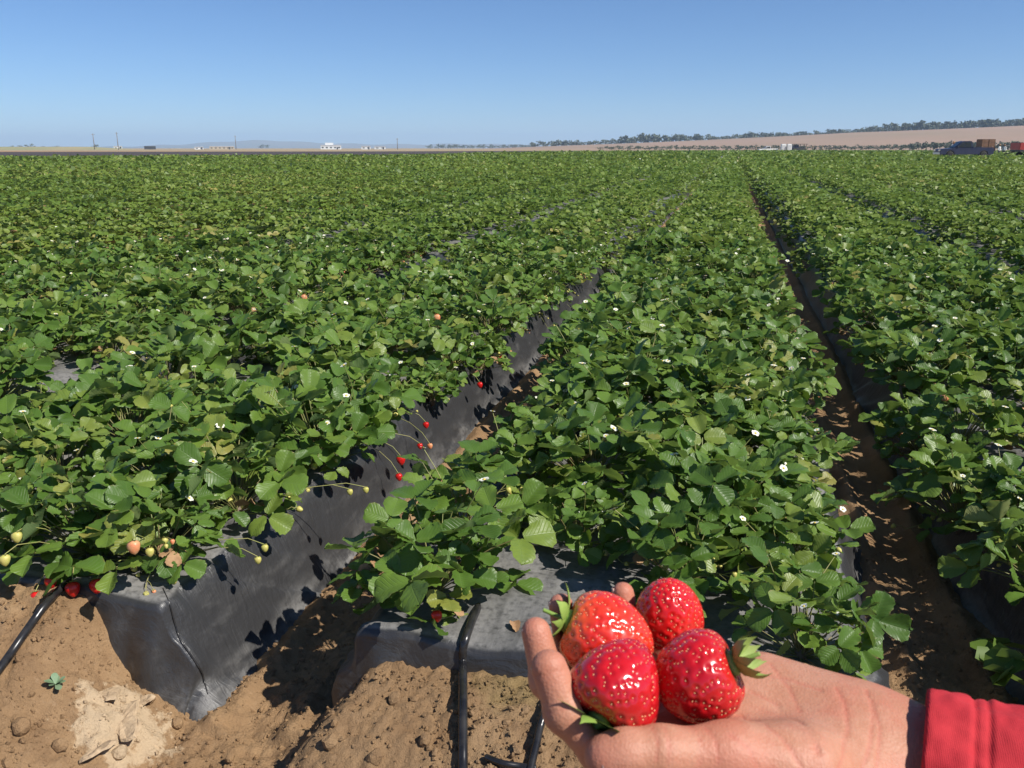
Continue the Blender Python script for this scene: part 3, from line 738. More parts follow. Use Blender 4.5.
# soil crumbs: countless, one object; the largest clods are things
ICO = np.array([(0, -1, 1.618), (0, 1, 1.618), (0, -1, -1.618), (0, 1, -1.618), (-1, 1.618, 0), (1, 1.618, 0), (-1, -1.618, 0), (1, -1.618, 0), (1.618, 0, -1), (1.618, 0, 1), (-1.618, 0, -1), (-1.618, 0, 1)]) / 1.902
ICF = np.array([(0, 9, 1), (0, 7, 9), (0, 6, 7), (0, 11, 6), (0, 1, 11), (1, 9, 5), (9, 7, 8), (7, 6, 2), (6, 11, 10), (11, 1, 4), (3, 5, 8), (3, 8, 2), (3, 2, 10), (3, 10, 4), (3, 4, 5), (5, 9, 8), (8, 7, 2), (2, 6, 10), (10, 11, 4), (4, 1, 5)])
def clod_ok(x, y):
    for k in (-2, -1, 0, 1):
        a, b = BEDS[k]
        if a - .0 < x < b + .0 and y > Y_END[k] - .07: return False
    return True
g = np.random.default_rng(77); n = 60000; x = g.uniform(-2.4, 1.2, n); y = 2.8 - 2.0 * g.random(n) ** .8
okc = np.ones(n, bool)
for k in (-2, -1, 0, 1): okc &= ~((x > BEDS[k][0]) & (x < BEDS[k][1]) & (y > Y_END[k] - .06))
okc &= g.random(n) < .35 + .65 * smoothstep(-.2, .4, fbm(x * 3, y * 3, 3, 91))
x, y = x[okc], y[okc]; n = len(x); s = np.minimum(.0018 * np.exp(np.abs(g.normal(size=n)) * .62), .009); z = ground_z(x, y)
V = ICO[None] * s[:, None, None] * g.uniform(.55, 1.3, (n, 12, 1)) * g.uniform(.7, 1.2, (n, 1, 3)) + np.stack([x, y, z + s * .3], 1)[:, None]
o = obj('soil_crumbs', np_mesh('soil_crumbs', V.reshape(-1, 3), (ICF[None] + 12 * np.arange(n)[:, None, None]).reshape(-1, 3), M['soil'], False)); tag(o, kind='stuff'); o['label'] = 'loose brown soil crumbs scattered over the mounds and furrow'
def clod(px, py, s, label, m=None):
    P = ground_at(px, py); g = np.random.default_rng(px * 3 + py); bm = bmesh.new(); bmesh.ops.create_icosphere(bm, subdivisions=2, radius=s)
    q = g.uniform(.75, 1.2, 3)
    for v in bm.verts:
        c = np.array(v.co) / s; k = 1 + .20 * float(fbm(np.array(c[0] * 1.7 + px), np.array(c[1] * 1.7 + c[2] * 1.3), 3, 5)); v.co = Vector(c * s * k * q)
    me = bpy.data.meshes.new('soil_clod'); bm.to_mesh(me); bm.free(); me.materials.append(m or M['soil'])
    o = obj('soil_clod', me, loc=(P[0], P[1], P[2] + s * .35), rot=g.uniform(0, 6, 3)); tag(o, label, 'clod', 'larger soil clods')
for px, py, s, l in [(150, 700, .012, 'lump of soil at the right edge of the pale crust'), (178, 725, .016, 'brown clod below the torn plastic corner of the left bed'),
                     (120, 755, .017, 'clod at the bottom of the pale crust'), (22, 730, .022, 'dark clod in the hollow at the left of the mound'),
                     (60, 748, .018, 'brown clod low on the left mound under the tiny weed'), (262, 640, .010, 'small clod in the furrow beside the plastic foot'),
                     (285, 615, .009, 'small clod in the furrow just before the weed'), (330, 745, .016, 'clod at the shaded left foot of the middle mound'),
                     (395, 700, .012, 'clod left of the straight hose on the middle mound'), (425, 742, .012, 'low clod left of the straight hose'),
                     (500, 700, .010, 'clod right of the straight hose on the middle mound'), (375, 760, .015, 'clod at the bottom edge of the middle mound'),
                     (230, 760, .012, 'clod on the open furrow soil at the bottom'), (330, 598, .009, 'small clod between the weed and the centre bed plant'),
                     (440, 690, .007, 'small clod touching the left side of the straight hose')]: clod(px, py, s, l)
M['crust'] = noisy('dried_mud', (.47, .345, .215), (.36, .255, .155), 55, .95, .9, .01)
g = np.random.default_rng(8)
def flake(px, py, s, label):
    P = ground_at(px, py, .004); n = 20; k = [s * g.uniform(.75, 1.1) * (1 + .25 * math.sin(3 * 6.283 * j / 20 + px)) for j in range(n)]; mb = MB()
    V = [(k[j] * math.cos(6.283 * j / n) * f, k[j] * .8 * math.sin(6.283 * j / n) * f, z + .03 * s * g.normal()) for f, z in ((1.1, -.006), (1, -.001), (.9, .0008), (.4, .0015)) for j in range(n)] + [(0, 0, .0015)]
    mb.add(V, [(i * n + j, i * n + (j + 1) % n, (i + 1) * n + (j + 1) % n, (i + 1) * n + j) for i in range(3) for j in range(n)] + [(3 * n + j, 3 * n + (j + 1) % n, 4 * n) for j in range(n)])
    o = obj('mud_flake', mb.mesh('mud_flake', M['crust'], False), loc=P, rot=(-.25 + g.normal() * .1, g.normal() * .15, g.random() * 6)); tag(o, label, 'mud flake', 'pale dried mud flakes on the left mound')
flake(108, 692, .034, 'pale dried mud flake, upper left one of the crust on the left mound'); flake(122, 722, .050, 'largest pale dried mud flake in the middle of the crust')
flake(98, 748, .034, 'pale mud flake lowest on the left mound'); flake(142, 700, .022, 'pale mud flake at the right side of the crust')

# fallen dry leaves, and the loose berry in the right furrow
def dry_leaf(P, s, label, rz, m='dry_leaf'):
    V, Fq, UV = leaflet_geo(s, s * .85, np.random.default_rng(int(s * 1e4)), 9, 6, .9, -.5); mb = MB(); mb.add(V, Fq, 0, UV)
    o = obj('dry_leaf', mb.mesh('dry_leaf', M[m]), loc=P, rot=(.2, .1, rz)); tag(o, label, 'dry leaf', 'withered leaves lying on plastic or soil')
dry_leaf(on_plane(272, 527, .265), .045, 'withered brown leaf on the left bed plastic below the plants', .5)
dry_leaf(on_plane(516, 632, .285), .035, 'tan dry leaf on the centre bed plastic beside the fingertips', 2.0)
dry_leaf(on_plane(470, 374, .25), .05, 'curled brown leaf beside red berries on the left bed plastic', 1.0)
P = ground_at(885, 604); mb = MB(); fruit_into(mb, np.array([-.014, -.004, .020]), np.array([1, .25, -.15]), .0155, 0, 1, 16)
o = obj('fallen_strawberry', mb.mesh('fallen_strawberry', [M['ripe_fruit'], M['stalk']]), loc=P); tag(o, 'red strawberry lying on the soil of the dark right furrow', 'strawberry')

# ================================================================== FAR THINGS
M['glass'] = mat('dark_glass', (.015, .018, .022), .08); M['tyre'] = noisy('tyre', (.015, .015, .015), (.03, .03, .028), 5, .85); M['chrome'] = mat('steel', (.5, .5, .52), .3, .5, .9)
M['navy'] = noisy('navy_paint', (.018, .022, .055), (.03, .034, .07), 1.5, .35, 0); M['whitep'] = noisy('white_paint', (.78, .78, .76), (.66, .66, .63), 1.5, .45, 0)
M['redp'] = noisy('red_paint', (.35, .03, .025), (.28, .03, .025), 1.5, .45, 0); M['black'] = noisy('dark_steel', (.03, .03, .033), (.05, .05, .05), 2, .6)
M['crate'] = noisy('brown_card', (.13, .07, .042), (.18, .10, .06), 3, .85); M['lamp'] = mat('lamp_glass', (.7, .68, .6), .15)
M['bluep'] = noisy('pale_roof', (.55, .55, .55), (.45, .45, .46), .5, .6); M['wood'] = M['trunk']
def prism(prof, y0, y1, m=0, mb=None):
    mb = mb or MB(); n = len(prof)
    mb.add([(x, y0, z) for x, z in prof] + [(x, y1, z) for x, z in prof], [tuple(range(n)), tuple(range(2 * n - 1, n - 1, -1))] + [(i, n + i, n + (i + 1) % n, (i + 1) % n) for i in range(n)], m); return mb
def bevelled(mb, name, m, w=.05):
    me = mb.mesh(name, m, False); bm = bmesh.new(); bm.from_mesh(me); bmesh.ops.recalc_face_normals(bm, faces=bm.faces)
    bmesh.ops.bevel(bm, geom=[e for e in bm.edges if e.calc_face_angle(0) > .5], offset=w, segments=2, affect='EDGES', clamp_overlap=True); bm.to_mesh(me); bm.free(); return me
def wheel(parent, x, y, r=.38, w=.26):
    mb = MB(); V = mb.lathe([(r * .62, -w / 2), (r * .95, -w / 2), (r, -w * .35), (r, w * .35), (r * .95, w / 2), (r * .62, w / 2)], 20); o = obj('wheel', mb.mesh('tyre', M['tyre']), parent, (x, y, r), (math.pi / 2, 0, 0))
    mb = MB(); mb.lathe([(r * .6, -w * .45), (r * .62, w * .40), (r * .3, w * .46), (.05, w * .5)], 16); obj('rim', mb.mesh('rim', M['chrome']), o)
def pickup(d, rz, paint, label, L=5.6, z=0.0):
    root = empty('pickup_truck', (d[0], d[1], z), label, 'pickup truck', None, rz)      # nose towards -x
    low = [(-2.75, .42), (-2.80, .75), (-2.70, .98), (-1.35, 1.10), (-1.30, 1.12), (.62, 1.12), (.64, 1.16), (2.72, 1.16), (2.76, .62), (2.70, .45), (2.2, .42), (2.1, .72), (1.75, .86), (1.4, .72), (1.3, .42), (-1.25, .42), (-1.35, .72), (-1.7, .86), (-2.05, .72), (-2.15, .42)]
    obj('body', bevelled(prism(low, -.95, .95), 'body', paint, .04), root)
    cabp = [(-1.30, 1.10), (-.55, 1.74), (-.35, 1.82), (.40, 1.82), (.52, 1.76), (.62, 1.10)]
    mb = prism(cabp, -.78, .78); me = bevelled(mb, 'cab', paint, .05); obj('cab', me, root)
    for sgn in (-1, 1):
        yy = .787 * sgn
        for pr in ([(-1.02, 1.18), (-.50, 1.66), (-.36, 1.70), (-.30, 1.70), (-.30, 1.18)], [(-.22, 1.18), (-.22, 1.70), (.36, 1.70), (.46, 1.18)]):
            obj('window', prism(pr, min(yy, yy + sgn * .012), max(yy, yy + sgn * .012)).mesh('window', M['glass'], False), root)
        for x in (-1.7, 1.75): wheel(root, x, .82 * sgn)
        mb = MB(); mb.box((-2.80, .68 * sgn, .84), (.06, .34, .18)); obj('headlight', mb.mesh('headlight', M['lamp'], False), root)
        mb = MB(); mb.box((-.98, .95 * sgn, 1.24), (.1, .16, .18)); obj('mirror', mb.mesh('mirror', M['black'], False), root)
    mb = MB(); n = np.array([-.64, 0, .75]); mb.add([(-1.24, -.68, 1.165), (-1.24, .68, 1.165), (-.60, .62, 1.715), (-.60, -.62, 1.715)], [(0, 1, 2, 3)]); mb.v = [(x - .02, y, zz + .02) for x, y, zz in mb.v]; obj('windscreen', mb.mesh('windscreen', M['glass'], False), root)
    mb = MB(); mb.box((-2.83, 0, .55), (.1, 1.8, .2)); obj('bumper', mb.mesh('bumper', M['chrome'], False), root)
    mb = MB(); mb.box((1.68, 0, 1.163), (1.9, 1.6, .012)); obj('load_bed', mb.mesh('load_bed', M['black'], False), root)
    return root
tkp = at_dist(985, 112); mb = MB(); mb.box((0, 0, -.05), (60, 19, .5), 0, 0, .03); o = obj('raised_track', mb.mesh('raised_track', M['road'], False), loc=(tkp[0], tkp[1], 0), rot=(0, 0, YAW - .1)); tag(o, kind='structure'); TZ = .2
ROW = YAW                                                  # the camera's own heading: vehicles stand side-on to it
d = at_dist(964, 108); pickup(d, YAW - .10, M['navy'], 'dark blue pickup truck standing in the green field at far right', z=TZ)
d = at_dist(768, 269); pickup(d, YAW, M['whitep'], 'small white pickup truck on the far track left of the portable toilets')
d = at_dist(1043, 114); wg = empty('farm_wagon', (d[0], d[1], TZ - .15), 'red farm wagon cut off by the right edge of the picture', 'wagon', None, YAW - .05)
mb = MB(); mb.box((0, 0, .95), (6.0, 2.1, .22)); obj('deck', bevelled(mb, 'deck', M['black'], .03), wg)
for s in (-1, 1): mb = MB(); mb.box((0, 1.05 * s, 1.44), (6.0, .06, .74)); obj('side_board', mb.mesh('side_board', M['redp'], False), wg)
for s in (-1, 1): mb = MB(); mb.box((3.0 * s, 0, 1.44), (.06, 2.03, .74)); obj('end_board', mb.mesh('end_board', M['redp'], False), wg)
for x in (-2.0, 2.0):
    for s in (-1, 1): wheel(wg, x, .85 * s, .42, .26)
mb = MB(); mb.tube([(-3.0, 0, .85), (-4.1, 0, .6)], .05, 6); obj('tow_bar', mb.mesh('tow_bar', M['black']), wg)
# low trailer with a stack of brown crates behind the blue pickup
d = at_dist(985, 119); tr = empty('farm_trailer', (d[0], d[1], TZ), 'dark low trailer behind the blue pickup carrying brown crates', 'trailer', None, YAW - .1)
mb = MB(); mb.box((0, 0, .78), (1.7, 1.6, .12)); obj('deck', bevelled(mb, 'deck', M['black'], .02), tr)
mb = MB(); mb.box((.83, 0, 1.02), (.05, 1.6, .4)); mb.box((-.83, 0, 1.02), (.05, 1.6, .4)); obj('end_board', mb.mesh('end_board', M['black'], False), tr)
for s in (-1, 1): wheel(tr, .1, .7 * s, .32, .2)
mb = MB(); mb.tube([(-.85, 0, .72), (-1.5, 0, .6)], .04, 6); obj('tow_bar', mb.mesh('tow_bar', M['black']), tr)
cm = MB()
for sx, sy, dx, dy in ((0, -1, .7, .03), (0, 1, .7, .03), (-1, 0, .03, .8), (1, 0, .03, .8)): cm.box((sx * .34, sy * .385, .21), (dx, dy, .40))
cm.box((0, 0, .02), (.62, .70, .03)); cm.box((0, 0, .36), (.60, .70, .04)); cme = cm.mesh('crate', M['crate'], False)
ca, sa = math.cos(YAW - .1), math.sin(YAW - .1)
for lv in range(3):
    for cxx in (-.38, .38):
        for cyy in (-.41, .41):
            o = obj('brown_crate', cme, loc=(d[0] + cxx * ca - cyy * sa, d[1] + cxx * sa + cyy * ca, .845 + TZ + lv * .425), rot=(0, 0, YAW - .1))
            tag(o, 'brown crate in the %s layer of the %s side of the trailer stack' % (('bottom', 'middle', 'top')[lv], 'left' if cxx < 0 else 'right'), 'crate', 'brown crates on the trailer, %s layer %s' % (('bottom', 'middle', 'top')[lv], 'left' if cxx < 0 else 'right'))
# white tank on the red pickup
d = at_dist(1031, 114); mb = MB(); mb.lathe([(.02, 0), (.42, .0), (.46, .06), (.46, .78), (.38, .9), (.15, .96), (.15, 1.02), (.02, 1.03)], 18)
tk = obj('water_tank', mb.mesh('water_tank', M['whitep']), loc=(d[0], d[1], 1.062 + TZ - .15)); tk.scale = (1.3, 1.3, 1.35); tag(tk, 'white tank standing on the red farm wagon', 'tank')
# portable toilets
for px in (783.2, 789.0):
    d = at_dist(px, 268); root = empty('portable_toilet', (d[0], d[1], .03), '%s of two white portable toilets standing on the far track' % ('left' if px < 786 else 'right'), 'portable toilet', 'white portable toilets on the far track', YAW)
    mb = MB(); mb.box((0, 0, 1.15), (1.25, 1.25, 2.1)); obj('cabin', bevelled(mb, 'cabin', M['whitep'], .05), root)
    mb = MB(); mb.box((0, 0, 2.29), (1.3, 1.3, .16), 0, 0, .25); obj('roof', mb.mesh('roof', M['whitep'], False), root)
    mb = MB(); mb.box((0, -.64, 1.1), (.8, .03, 1.85)); obj('door', mb.mesh('door', M['bluep'], False), root)
    mb = MB(); mb.box((0, 0, .05), (1.3, 1.3, .1)); obj('skid', mb.mesh('skid', M['black'], False), root)
# dark harvest rig beside them
d = at_dist(799, 272); root = empty('harvest_rig', (d[0], d[1], .03), 'dark roofed harvest rig right of the white portable toilets', 'harvest machine', None, YAW)
mb = MB(); mb.box((0, 0, .95), (4.0, 2.2, .7)); obj('deck', bevelled(mb, 'deck', M['black'], .04), root)
mb = MB(); mb.box((0, 0, 2.35), (4.2, 2.6, .12)); obj('canopy', mb.mesh('canopy', M['black'], False), root)
for x in (-1.8, 0, 1.8):
    for y in (-1.1, 1.1): mb = MB(); mb.box((x, y, 1.795), (.12, .12, .99)); obj('post', mb.mesh('post', M['black'], False), root)
for x in (-1.3, 1.3):
    for s in (-1, 1): wheel(root, x, s, .45, .3)
mb = MB(); mb.box((-1.1, 0, 1.70), (1.5, 1.9, .8)); obj('engine_box', bevelled(mb, 'engine_box', M['navy'], .05), root)

# ------------------------------------------------------------------ implicit surfaces for bodies
def surface_nets(G, org, h):
    s = G < 0; c = [s[i:s.shape[0] - 1 + i, j:s.shape[1] - 1 + j, k:s.shape[2] - 1 + k] for i in (0, 1) for j in (0, 1) for k in (0, 1)]
    cnt = sum(x.astype(np.int8) for x in c); act = np.argwhere((cnt > 0) & (cnt < 8)); idx = -np.ones(cnt.shape, np.int64); idx[tuple(act.T)] = np.arange(len(act))
    off = [(i, j, k) for i in (0, 1) for j in (0, 1) for k in (0, 1)]; val = [G[act[:, 0] + o[0], act[:, 1] + o[1], act[:, 2] + o[2]] for o in off]
    P = np.zeros((len(act), 3)); N = np.zeros(len(act))
    for a in range(8):
        for b in range(a + 1, 8):
            if sum(abs(off[a][q] - off[b][q]) for q in range(3)) != 1: continue
            m = (val[a] < 0) != (val[b] < 0); t = val[a] / np.where(m, val[a] - val[b], 1)
            p = np.array(off[a])[None] + t[:, None] * (np.array(off[b]) - np.array(off[a]))[None]; P += p * m[:, None]; N += m
    V = (act + P / N[:, None]) * h + org; Fs = []
    for ax in range(3):
        A = np.moveaxis(s, ax, 0); I = np.moveaxis(idx, ax, 0); d = A[:-1] != A[1:]; d = d[:, 1:-1, 1:-1]; e = np.argwhere(d); i, j, k = e.T; j = j + 1; k = k + 1
        q = np.stack([I[i, j - 1, k - 1], I[i, j, k - 1], I[i, j, k], I[i, j - 1, k]], 1); neg = A[i, j, k]
        if ax == 1: neg = ~neg
        q[~neg] = q[~neg][:, ::-1]; Fs.append(q)
    return V, np.concatenate(Fs)
def cone(P, a, b, ra, rb):
    a = np.array(a, np.float32); b = np.array(b, np.float32); ab = b - a; t = np.clip(((P - a) @ ab) / (ab @ ab), 0, 1)
    return np.linalg.norm(P - a - t[..., None] * ab, axis=-1) - (ra + (rb - ra) * t)
def smin(a, b, k): h = np.clip(.5 + .5 * (b - a) / k, 0, 1); return b + (a - b) * h - k * h * (1 - h)
def sdf_mesh(name, fn, lo, hi, h, m, R=None, T=None, smooth=True):
    ax = [np.arange(lo[i], hi[i], h, dtype=np.float32) for i in range(3)]; P = np.stack(np.meshgrid(*ax, indexing='ij'), -1)
    V, Fq = surface_nets(fn(P), np.array(lo), h)
    if R is not None: V = V @ R.T + T
    return np_mesh(name, V, Fq, m, smooth)

# field workers, a few pixels tall
M['skin_far'] = noisy('skin_tan', (.36, .2, .13), (.32, .17, .11), 20, .6); M['shirtw'] = noisy('white_cotton', (.76, .75, .72), (.66, .65, .62), 8, .9); M['trous'] = noisy('dark_trousers', (.05, .055, .08), (.07, .07, .09), 8, .9)
M['hat'] = noisy('straw_hat', (.35, .2, .1), (.28, .16, .08), 10, .9); M['shirtt'] = noisy('tan_shirt', (.5, .42, .3), (.42, .34, .24), 8, .9)
def chain(P, pts, rr, k=.05):
    d = None
    for i in range(len(pts) - 1):
        c = cone(P, pts[i], pts[i + 1], rr[i], rr[i + 1]); d = c if d is None else smin(d, c, k)
    return d
def torso(P, g=0): return smin(chain(P, [(0, 0, .95), (0, 0, 1.2), (0, 0, 1.38)], [.15 + g, .15 + g, .13 + g]), chain(P, [(-.16, 0, 1.42), (.16, 0, 1.42)], [.075 + g, .075 + g]), .08)
def arms(P, g=0): return np.minimum(*[chain(P, [(s * .19, 0, 1.42), (s * .25, .02, 1.13), (s * .24, -.14, .92), (s * .23, -.2, .86)], [.06 + g, .05 + g, .035 + g * .6, .03], .03) for s in (-1, 1)])
def legs(P, g=0): return np.minimum(*[chain(P, [(s * .09, 0, .95), (s * .10, -.02, .5), (s * .11, .02, .07)], [.095 + g, .065 + g, .045 + g], .03) for s in (-1, 1)])
def body_fn(P):
    d = smin(torso(P), arms(P), .04); d = smin(d, legs(P), .06); d = smin(d, chain(P, [(0, 0, 1.45), (0, -.01, 1.55), (0, -.02, 1.66)], [.06, .06, .095], .05), .03)
    return np.minimum(d, np.minimum(*[chain(P, [(s * .11, .03, .05), (s * .12, -.15, .03)], [.05, .035], .02) for s in (-1, 1)]))
bodyme = sdf_mesh('body', body_fn, (-.42, -.38, -.03), (.42, .3, 1.85), .028, M['skin_far'])
shirtme = sdf_mesh('shirt', lambda P: np.maximum(smin(torso(P, .02), arms(P, .016), .04), np.maximum(.93 - P[..., 2], P[..., 2] - 1.5)), (-.42, -.38, .8), (.42, .3, 1.6), .028, M['shirtw'])
trme = sdf_mesh('trousers', lambda P: np.maximum(legs(P, .018), np.maximum(.06 - P[..., 2], P[..., 2] - 1.02)), (-.3, -.3, 0), (.3, .3, 1.15), .028, M['trous'])
mb = MB(); mb.lathe([(.22, 0), (.225, .012), (.11, .025), (.10, .12), (.06, .15), (.01, .155)], 14); hatme = mb.mesh('hat', M['hat'])
def worker(px, dist_, label, grp, rz=0, shirt=None, sc=1.0):
    d = at_dist(px, dist_); root = empty('person', (d[0], d[1], TZ if dist_ < 121 else 0), label, 'person', grp, YAW + rz)
    obj('body', bodyme, root, scl=sc); o = obj('shirt', shirtme, root, scl=sc)
    if shirt: o.material_slots[0].link = 'OBJECT'; o.material_slots[0].material = shirt
    obj('trousers', trme, root, scl=sc); obj('hat', hatme, root, (0, -.02, 1.715))
worker(953, 113.5, 'person in white top and brown hat standing behind the dark blue pickup', None, .3)
for px, dd, l in ((992, 150, 'leftmost of three people in white tops between trailer and red wagon'), (999.5, 152, 'middle one of three people in white tops near the red wagon'), (1004.5, 154, 'rightmost of three people in white tops near the red wagon')): worker(px, dd, l, 'people in white tops at far right', px)
for px, dd, l in ((806, 264.5, 'person working in the crop beside the dark harvest rig'), (812.5, 264, 'person in light shirt just right of the harvest rig'), (822.5, 264, 'person alone in the crop farthest right of the harvest rig'), (755.8, 265, 'small pale figure standing left of the white pickup')): worker(px, dd, l, 'people working by the far track', px, M['shirtt'])

# buildings and poles on the horizon at the left
def shed(px, dist_, w, dp, h, roofh, mw, mr, label, nwin=0):
    d = at_dist(px, dist_); root = empty('farm_building', (d[0], d[1], 0), label, 'building', None, math.atan2(-d[0], d[1]))
    mb = MB(); mb.box((0, 0, h / 2), (w, dp, h)); obj('wall', mb.mesh('wall', mw, False), root)
    mb = prism([(-w / 2 - .3, h), (w / 2 + .3, h), (w / 2 * .96, h + roofh), (-w / 2 * .96, h + roofh)], -dp / 2 - .3, dp / 2 + .3); obj('roof', mb.mesh('roof', mr, False), root)
    for i in range(nwin):
        x = -w / 2 + w * (i + .5) / nwin
        mb = MB(); mb.box((x, -dp / 2 - .02, h * .5), (w / nwin * .45, .08, h * .35)); obj('window', mb.mesh('window', M['glass'], False), root)
    mb = MB(); mb.box((w * .31, -dp / 2 - .03, 1.1), (1.4, .1, 2.2)); obj('door', mb.mesh('door', M['black'], False), root); return root
shed(331, 900, 20, 12, 3.4, .9, M['whitep'], M['bluep'], 'white farm building with raised middle on the horizon, left of centre', 5)
rt = bpy.data.objects['farm_building']; mb = MB(); mb.box((-1.5, 0, 5.0), (8, 8, 2.6)); obj('raised_hall', mb.mesh('raised_hall', M['whitep'], False), rt)
shed(118, 880, 7, 6, 2.6, .5, M['whitep'], M['bluep'], 'small white shed at the foot of the second pole from the left', 2)
shed(150, 900, 10, 6, 2.4, .6, M['black'], M['black'], 'small dark shed on the horizon between poles at the left')
shed(199, 900, 8, 6, 2.0, .5, M['whitep'], M['bluep'], 'low white shed on the horizon right of the dark shed', 2)
shed(222, 950, 24, 9, 2.6, .6, noisy('tan_wall', (.5, .42, .3), (.45, .38, .28), .3, .9), M['bluep'], 'long low tan building on the horizon at the foot of a faint pole', 6)
shed(366, 900, 9, 6, 2.8, .6, M['whitep'], M['bluep'], 'white shed on the horizon left of the pole near the picture centre', 2)
shed(380, 980, 12, 6, 2.6, .5, M['whitep'], M['bluep'], 'pale low shed touching the pole near the picture centre', 2)
for px, dd, h, l in ((94.5, 760, 12.2, 'leftmost utility pole on the horizon'), (118.3, 740, 13, 'second utility pole from the left, above a small white shed'), (236, 860, 12.5, 'faint utility pole above the long tan building'), (397.5, 820, 10, 'utility pole on the horizon right of the white sheds')):
    d = at_dist(px, dd); root = empty('utility_pole', (d[0], d[1], 0), l, 'utility pole', 'utility poles on the horizon', math.atan2(-d[0], d[1]))
    mb = MB(); mb.tube([(0, 0, -1), (0, 0, h * .5), (0, 0, h)], [.3, .25, .2], 8); obj('pole', mb.mesh('pole', M['wood']), root)
    mb = MB(); mb.box((0, -.3, h - .9), (2.4, .14, .18)); obj('crossarm', mb.mesh('crossarm', M['wood'], False), root)
    for x in (-1, 0, 1): mb = MB(); mb.lathe([(.05, 0), (.09, .08), (.06, .2), (.02, .22)], 8, 0, (x, -.3, h - .81)); obj('insulator', mb.mesh('insulator', M['lamp']), root)

# ================================================================== THE HAND WITH FOUR STRAWBERRIES
# modelled in metres along the camera's right / up / back axes, then placed in the world where it is held
B3 = np.stack([_r, _u, -_f], 1)
def C3(px, py, d): return np.array([(px - CX) / F * d, -(py - CY) / F * d, -d])
def to_world(p): return B3 @ np.asarray(p) + CAM
BER = {  # centre, direction of the calyx, half width, length, seed
    'a': dict(c=C3(606, 638, .447), ax=(-.86, .36, -.10), R=.0215, L=.051, seed=1),
    'b': dict(c=C3(668, 616, .476), ax=(.10, -.85, -.5), R=.0192, L=.046, seed=2),
    'c': dict(c=C3(619, 684, .409), ax=(-.52, -.70, .45), R=.0222, L=.046, seed=3),
    'd': dict(c=C3(698, 676, .424), ax=(.80, .42, .30), R=.0226, L=.044, seed=4)}
for b in BER.values(): b['ax'] = np.array(b['ax'], float) / np.linalg.norm(b['ax'])

def mk(pts): return [C3(*p[:3]) for p in pts], [p[3] for p in pts]
FING = {
    'index': mk([(690, 765, .412, .0105), (600, 750, .404, .0096), (565, 712, .402, .0094), (549, 668, .404, .0086)]),
    'middle': mk([(690, 742, .434, .0105), (592, 728, .432, .0100), (548, 680, .434, .0088), (536, 632, .438, .0075)]),
    'ring': mk([(695, 720, .456, .0102), (606, 700, .455, .0096), (570, 650, .457, .0083), (561, 606, .460, .0067)]),
    'pinky': mk([(705, 700, .476, .0092), (655, 682, .480, .0086), (630, 632, .486, .0076), (623, 593, .488, .0062)])}
THUMB = mk([(800, 770, .398, .021), (728, 756, .392, .0140), (660, 754, .386, .0112), (606, 757, .383, .0098)])
_A0 = C3(922, 769, .424); _A1 = C3(1480, 915, .335); _ax = (_A1 - _A0) / np.linalg.norm(_A1 - _A0)
ARM = [C3(855, 768, .428), _A0 - _ax * .016, _A0 + _ax * .05]
def poly_dist(P, pts):
    d = None
    for i in range(len(pts) - 1):
        c = cone(P, pts[i], pts[i + 1], 0, 0); d = c if d is None else np.minimum(d, c)
    return d
def flat_cone(P, a, b, ra, rb, n, sq):
    """round cone squeezed along n"""
    n = np.array(n, np.float32) / np.linalg.norm(n); o = np.array(a, np.float32)
    Q = P + n * (((P - o) @ n) * (1 / sq - 1))[..., None]; bb = np.array(b, np.float32); bb = bb + n * (((bb - o) @ n) * (1 / sq - 1))
    return cone(Q, a, bb, ra, rb) * sq
UP = np.array([0, math.cos(PITCH), math.sin(PITCH)])
PALMN = UP + np.array([-.12, 0, .25]); PALMN /= np.linalg.norm(PALMN)
def hand_fn(P):
    w = C3(868, 772, .430)
    d = None
    for nme, (ps, rs) in FING.items():                     # metacarpals
        t = {'index': .0, 'middle': .33, 'ring': .66, 'pinky': 1.0}[nme]
        c = cone(P, C3(850, 785 - 32 * t, .418 + .026 * t), ps[0], .0150, .0112); d = c if d is None else smin(d, c, .024)
    d = smin(d, flat_cone(P, C3(815, 748, .434), C3(735, 735, .436), .036, .036, PALMN, .40), .02)
    d = smin(d, cone(P, C3(840, 728, .450), C3(762, 692, .472), .0200, .0175), .022)          # heel on the little-finger side
    d = smin(d, cone(P, C3(825, 778, .412), C3(742, 766, .400), .0225, .0165), .014)          # ball of the thumb
    d = smin(d, flat_cone(P, C3(850, 768, .430), ARM[1], .031, .0275, PALMN, .78), .022)
    d = smin(d, flat_cone(P, ARM[1], ARM[2], .0278, .029, PALMN, .80), .014)
    f = None
    for ps, rs in FING.values():
        c = None
        for i in range(3):
            q = cone(P, ps[i], ps[i + 1], rs[i], rs[i + 1]); c = q if c is None else smin(c, q, .004)
        for i in (1, 2): c = smin(c, np.linalg.norm(P - ps[i].astype(np.float32), axis=-1) - rs[i] * 1.01, .003)
        f = c if f is None else np.minimum(f, c)
    d = smin(d, f, .007)
    ps, rs = THUMB; c = None
    for i in range(3):
        q = cone(P, ps[i], ps[i + 1], rs[i], rs[i + 1]); c = q if c is None else smin(c, q, .008)
    c = smin(c, np.linalg.norm(P - C3(625, 752, .383).astype(np.float32), axis=-1) - .0102, .006)   # pad
    d = smin(d, c, .009)
    for b in BER.values():                                 # flesh gives way where the berries press
        v = P - b['c'].astype(np.float32); a = v @ b['ax'].astype(np.float32); q = np.sqrt((np.maximum((v ** 2).sum(-1) - a * a, 0)) / b['R'] ** 2 + (a / (b['L'] / 2)) ** 2)
        e = (q - 1) * b['R'] * .9 + .0002; d = -smin(-d, e, .003)
    for pts, dep, wd in CREASES: d = d + dep * np.exp(-(poly_dist(P, pts) / wd) ** 2)
    return d
def on_palm(px, py, d): return C3(px, py, d)
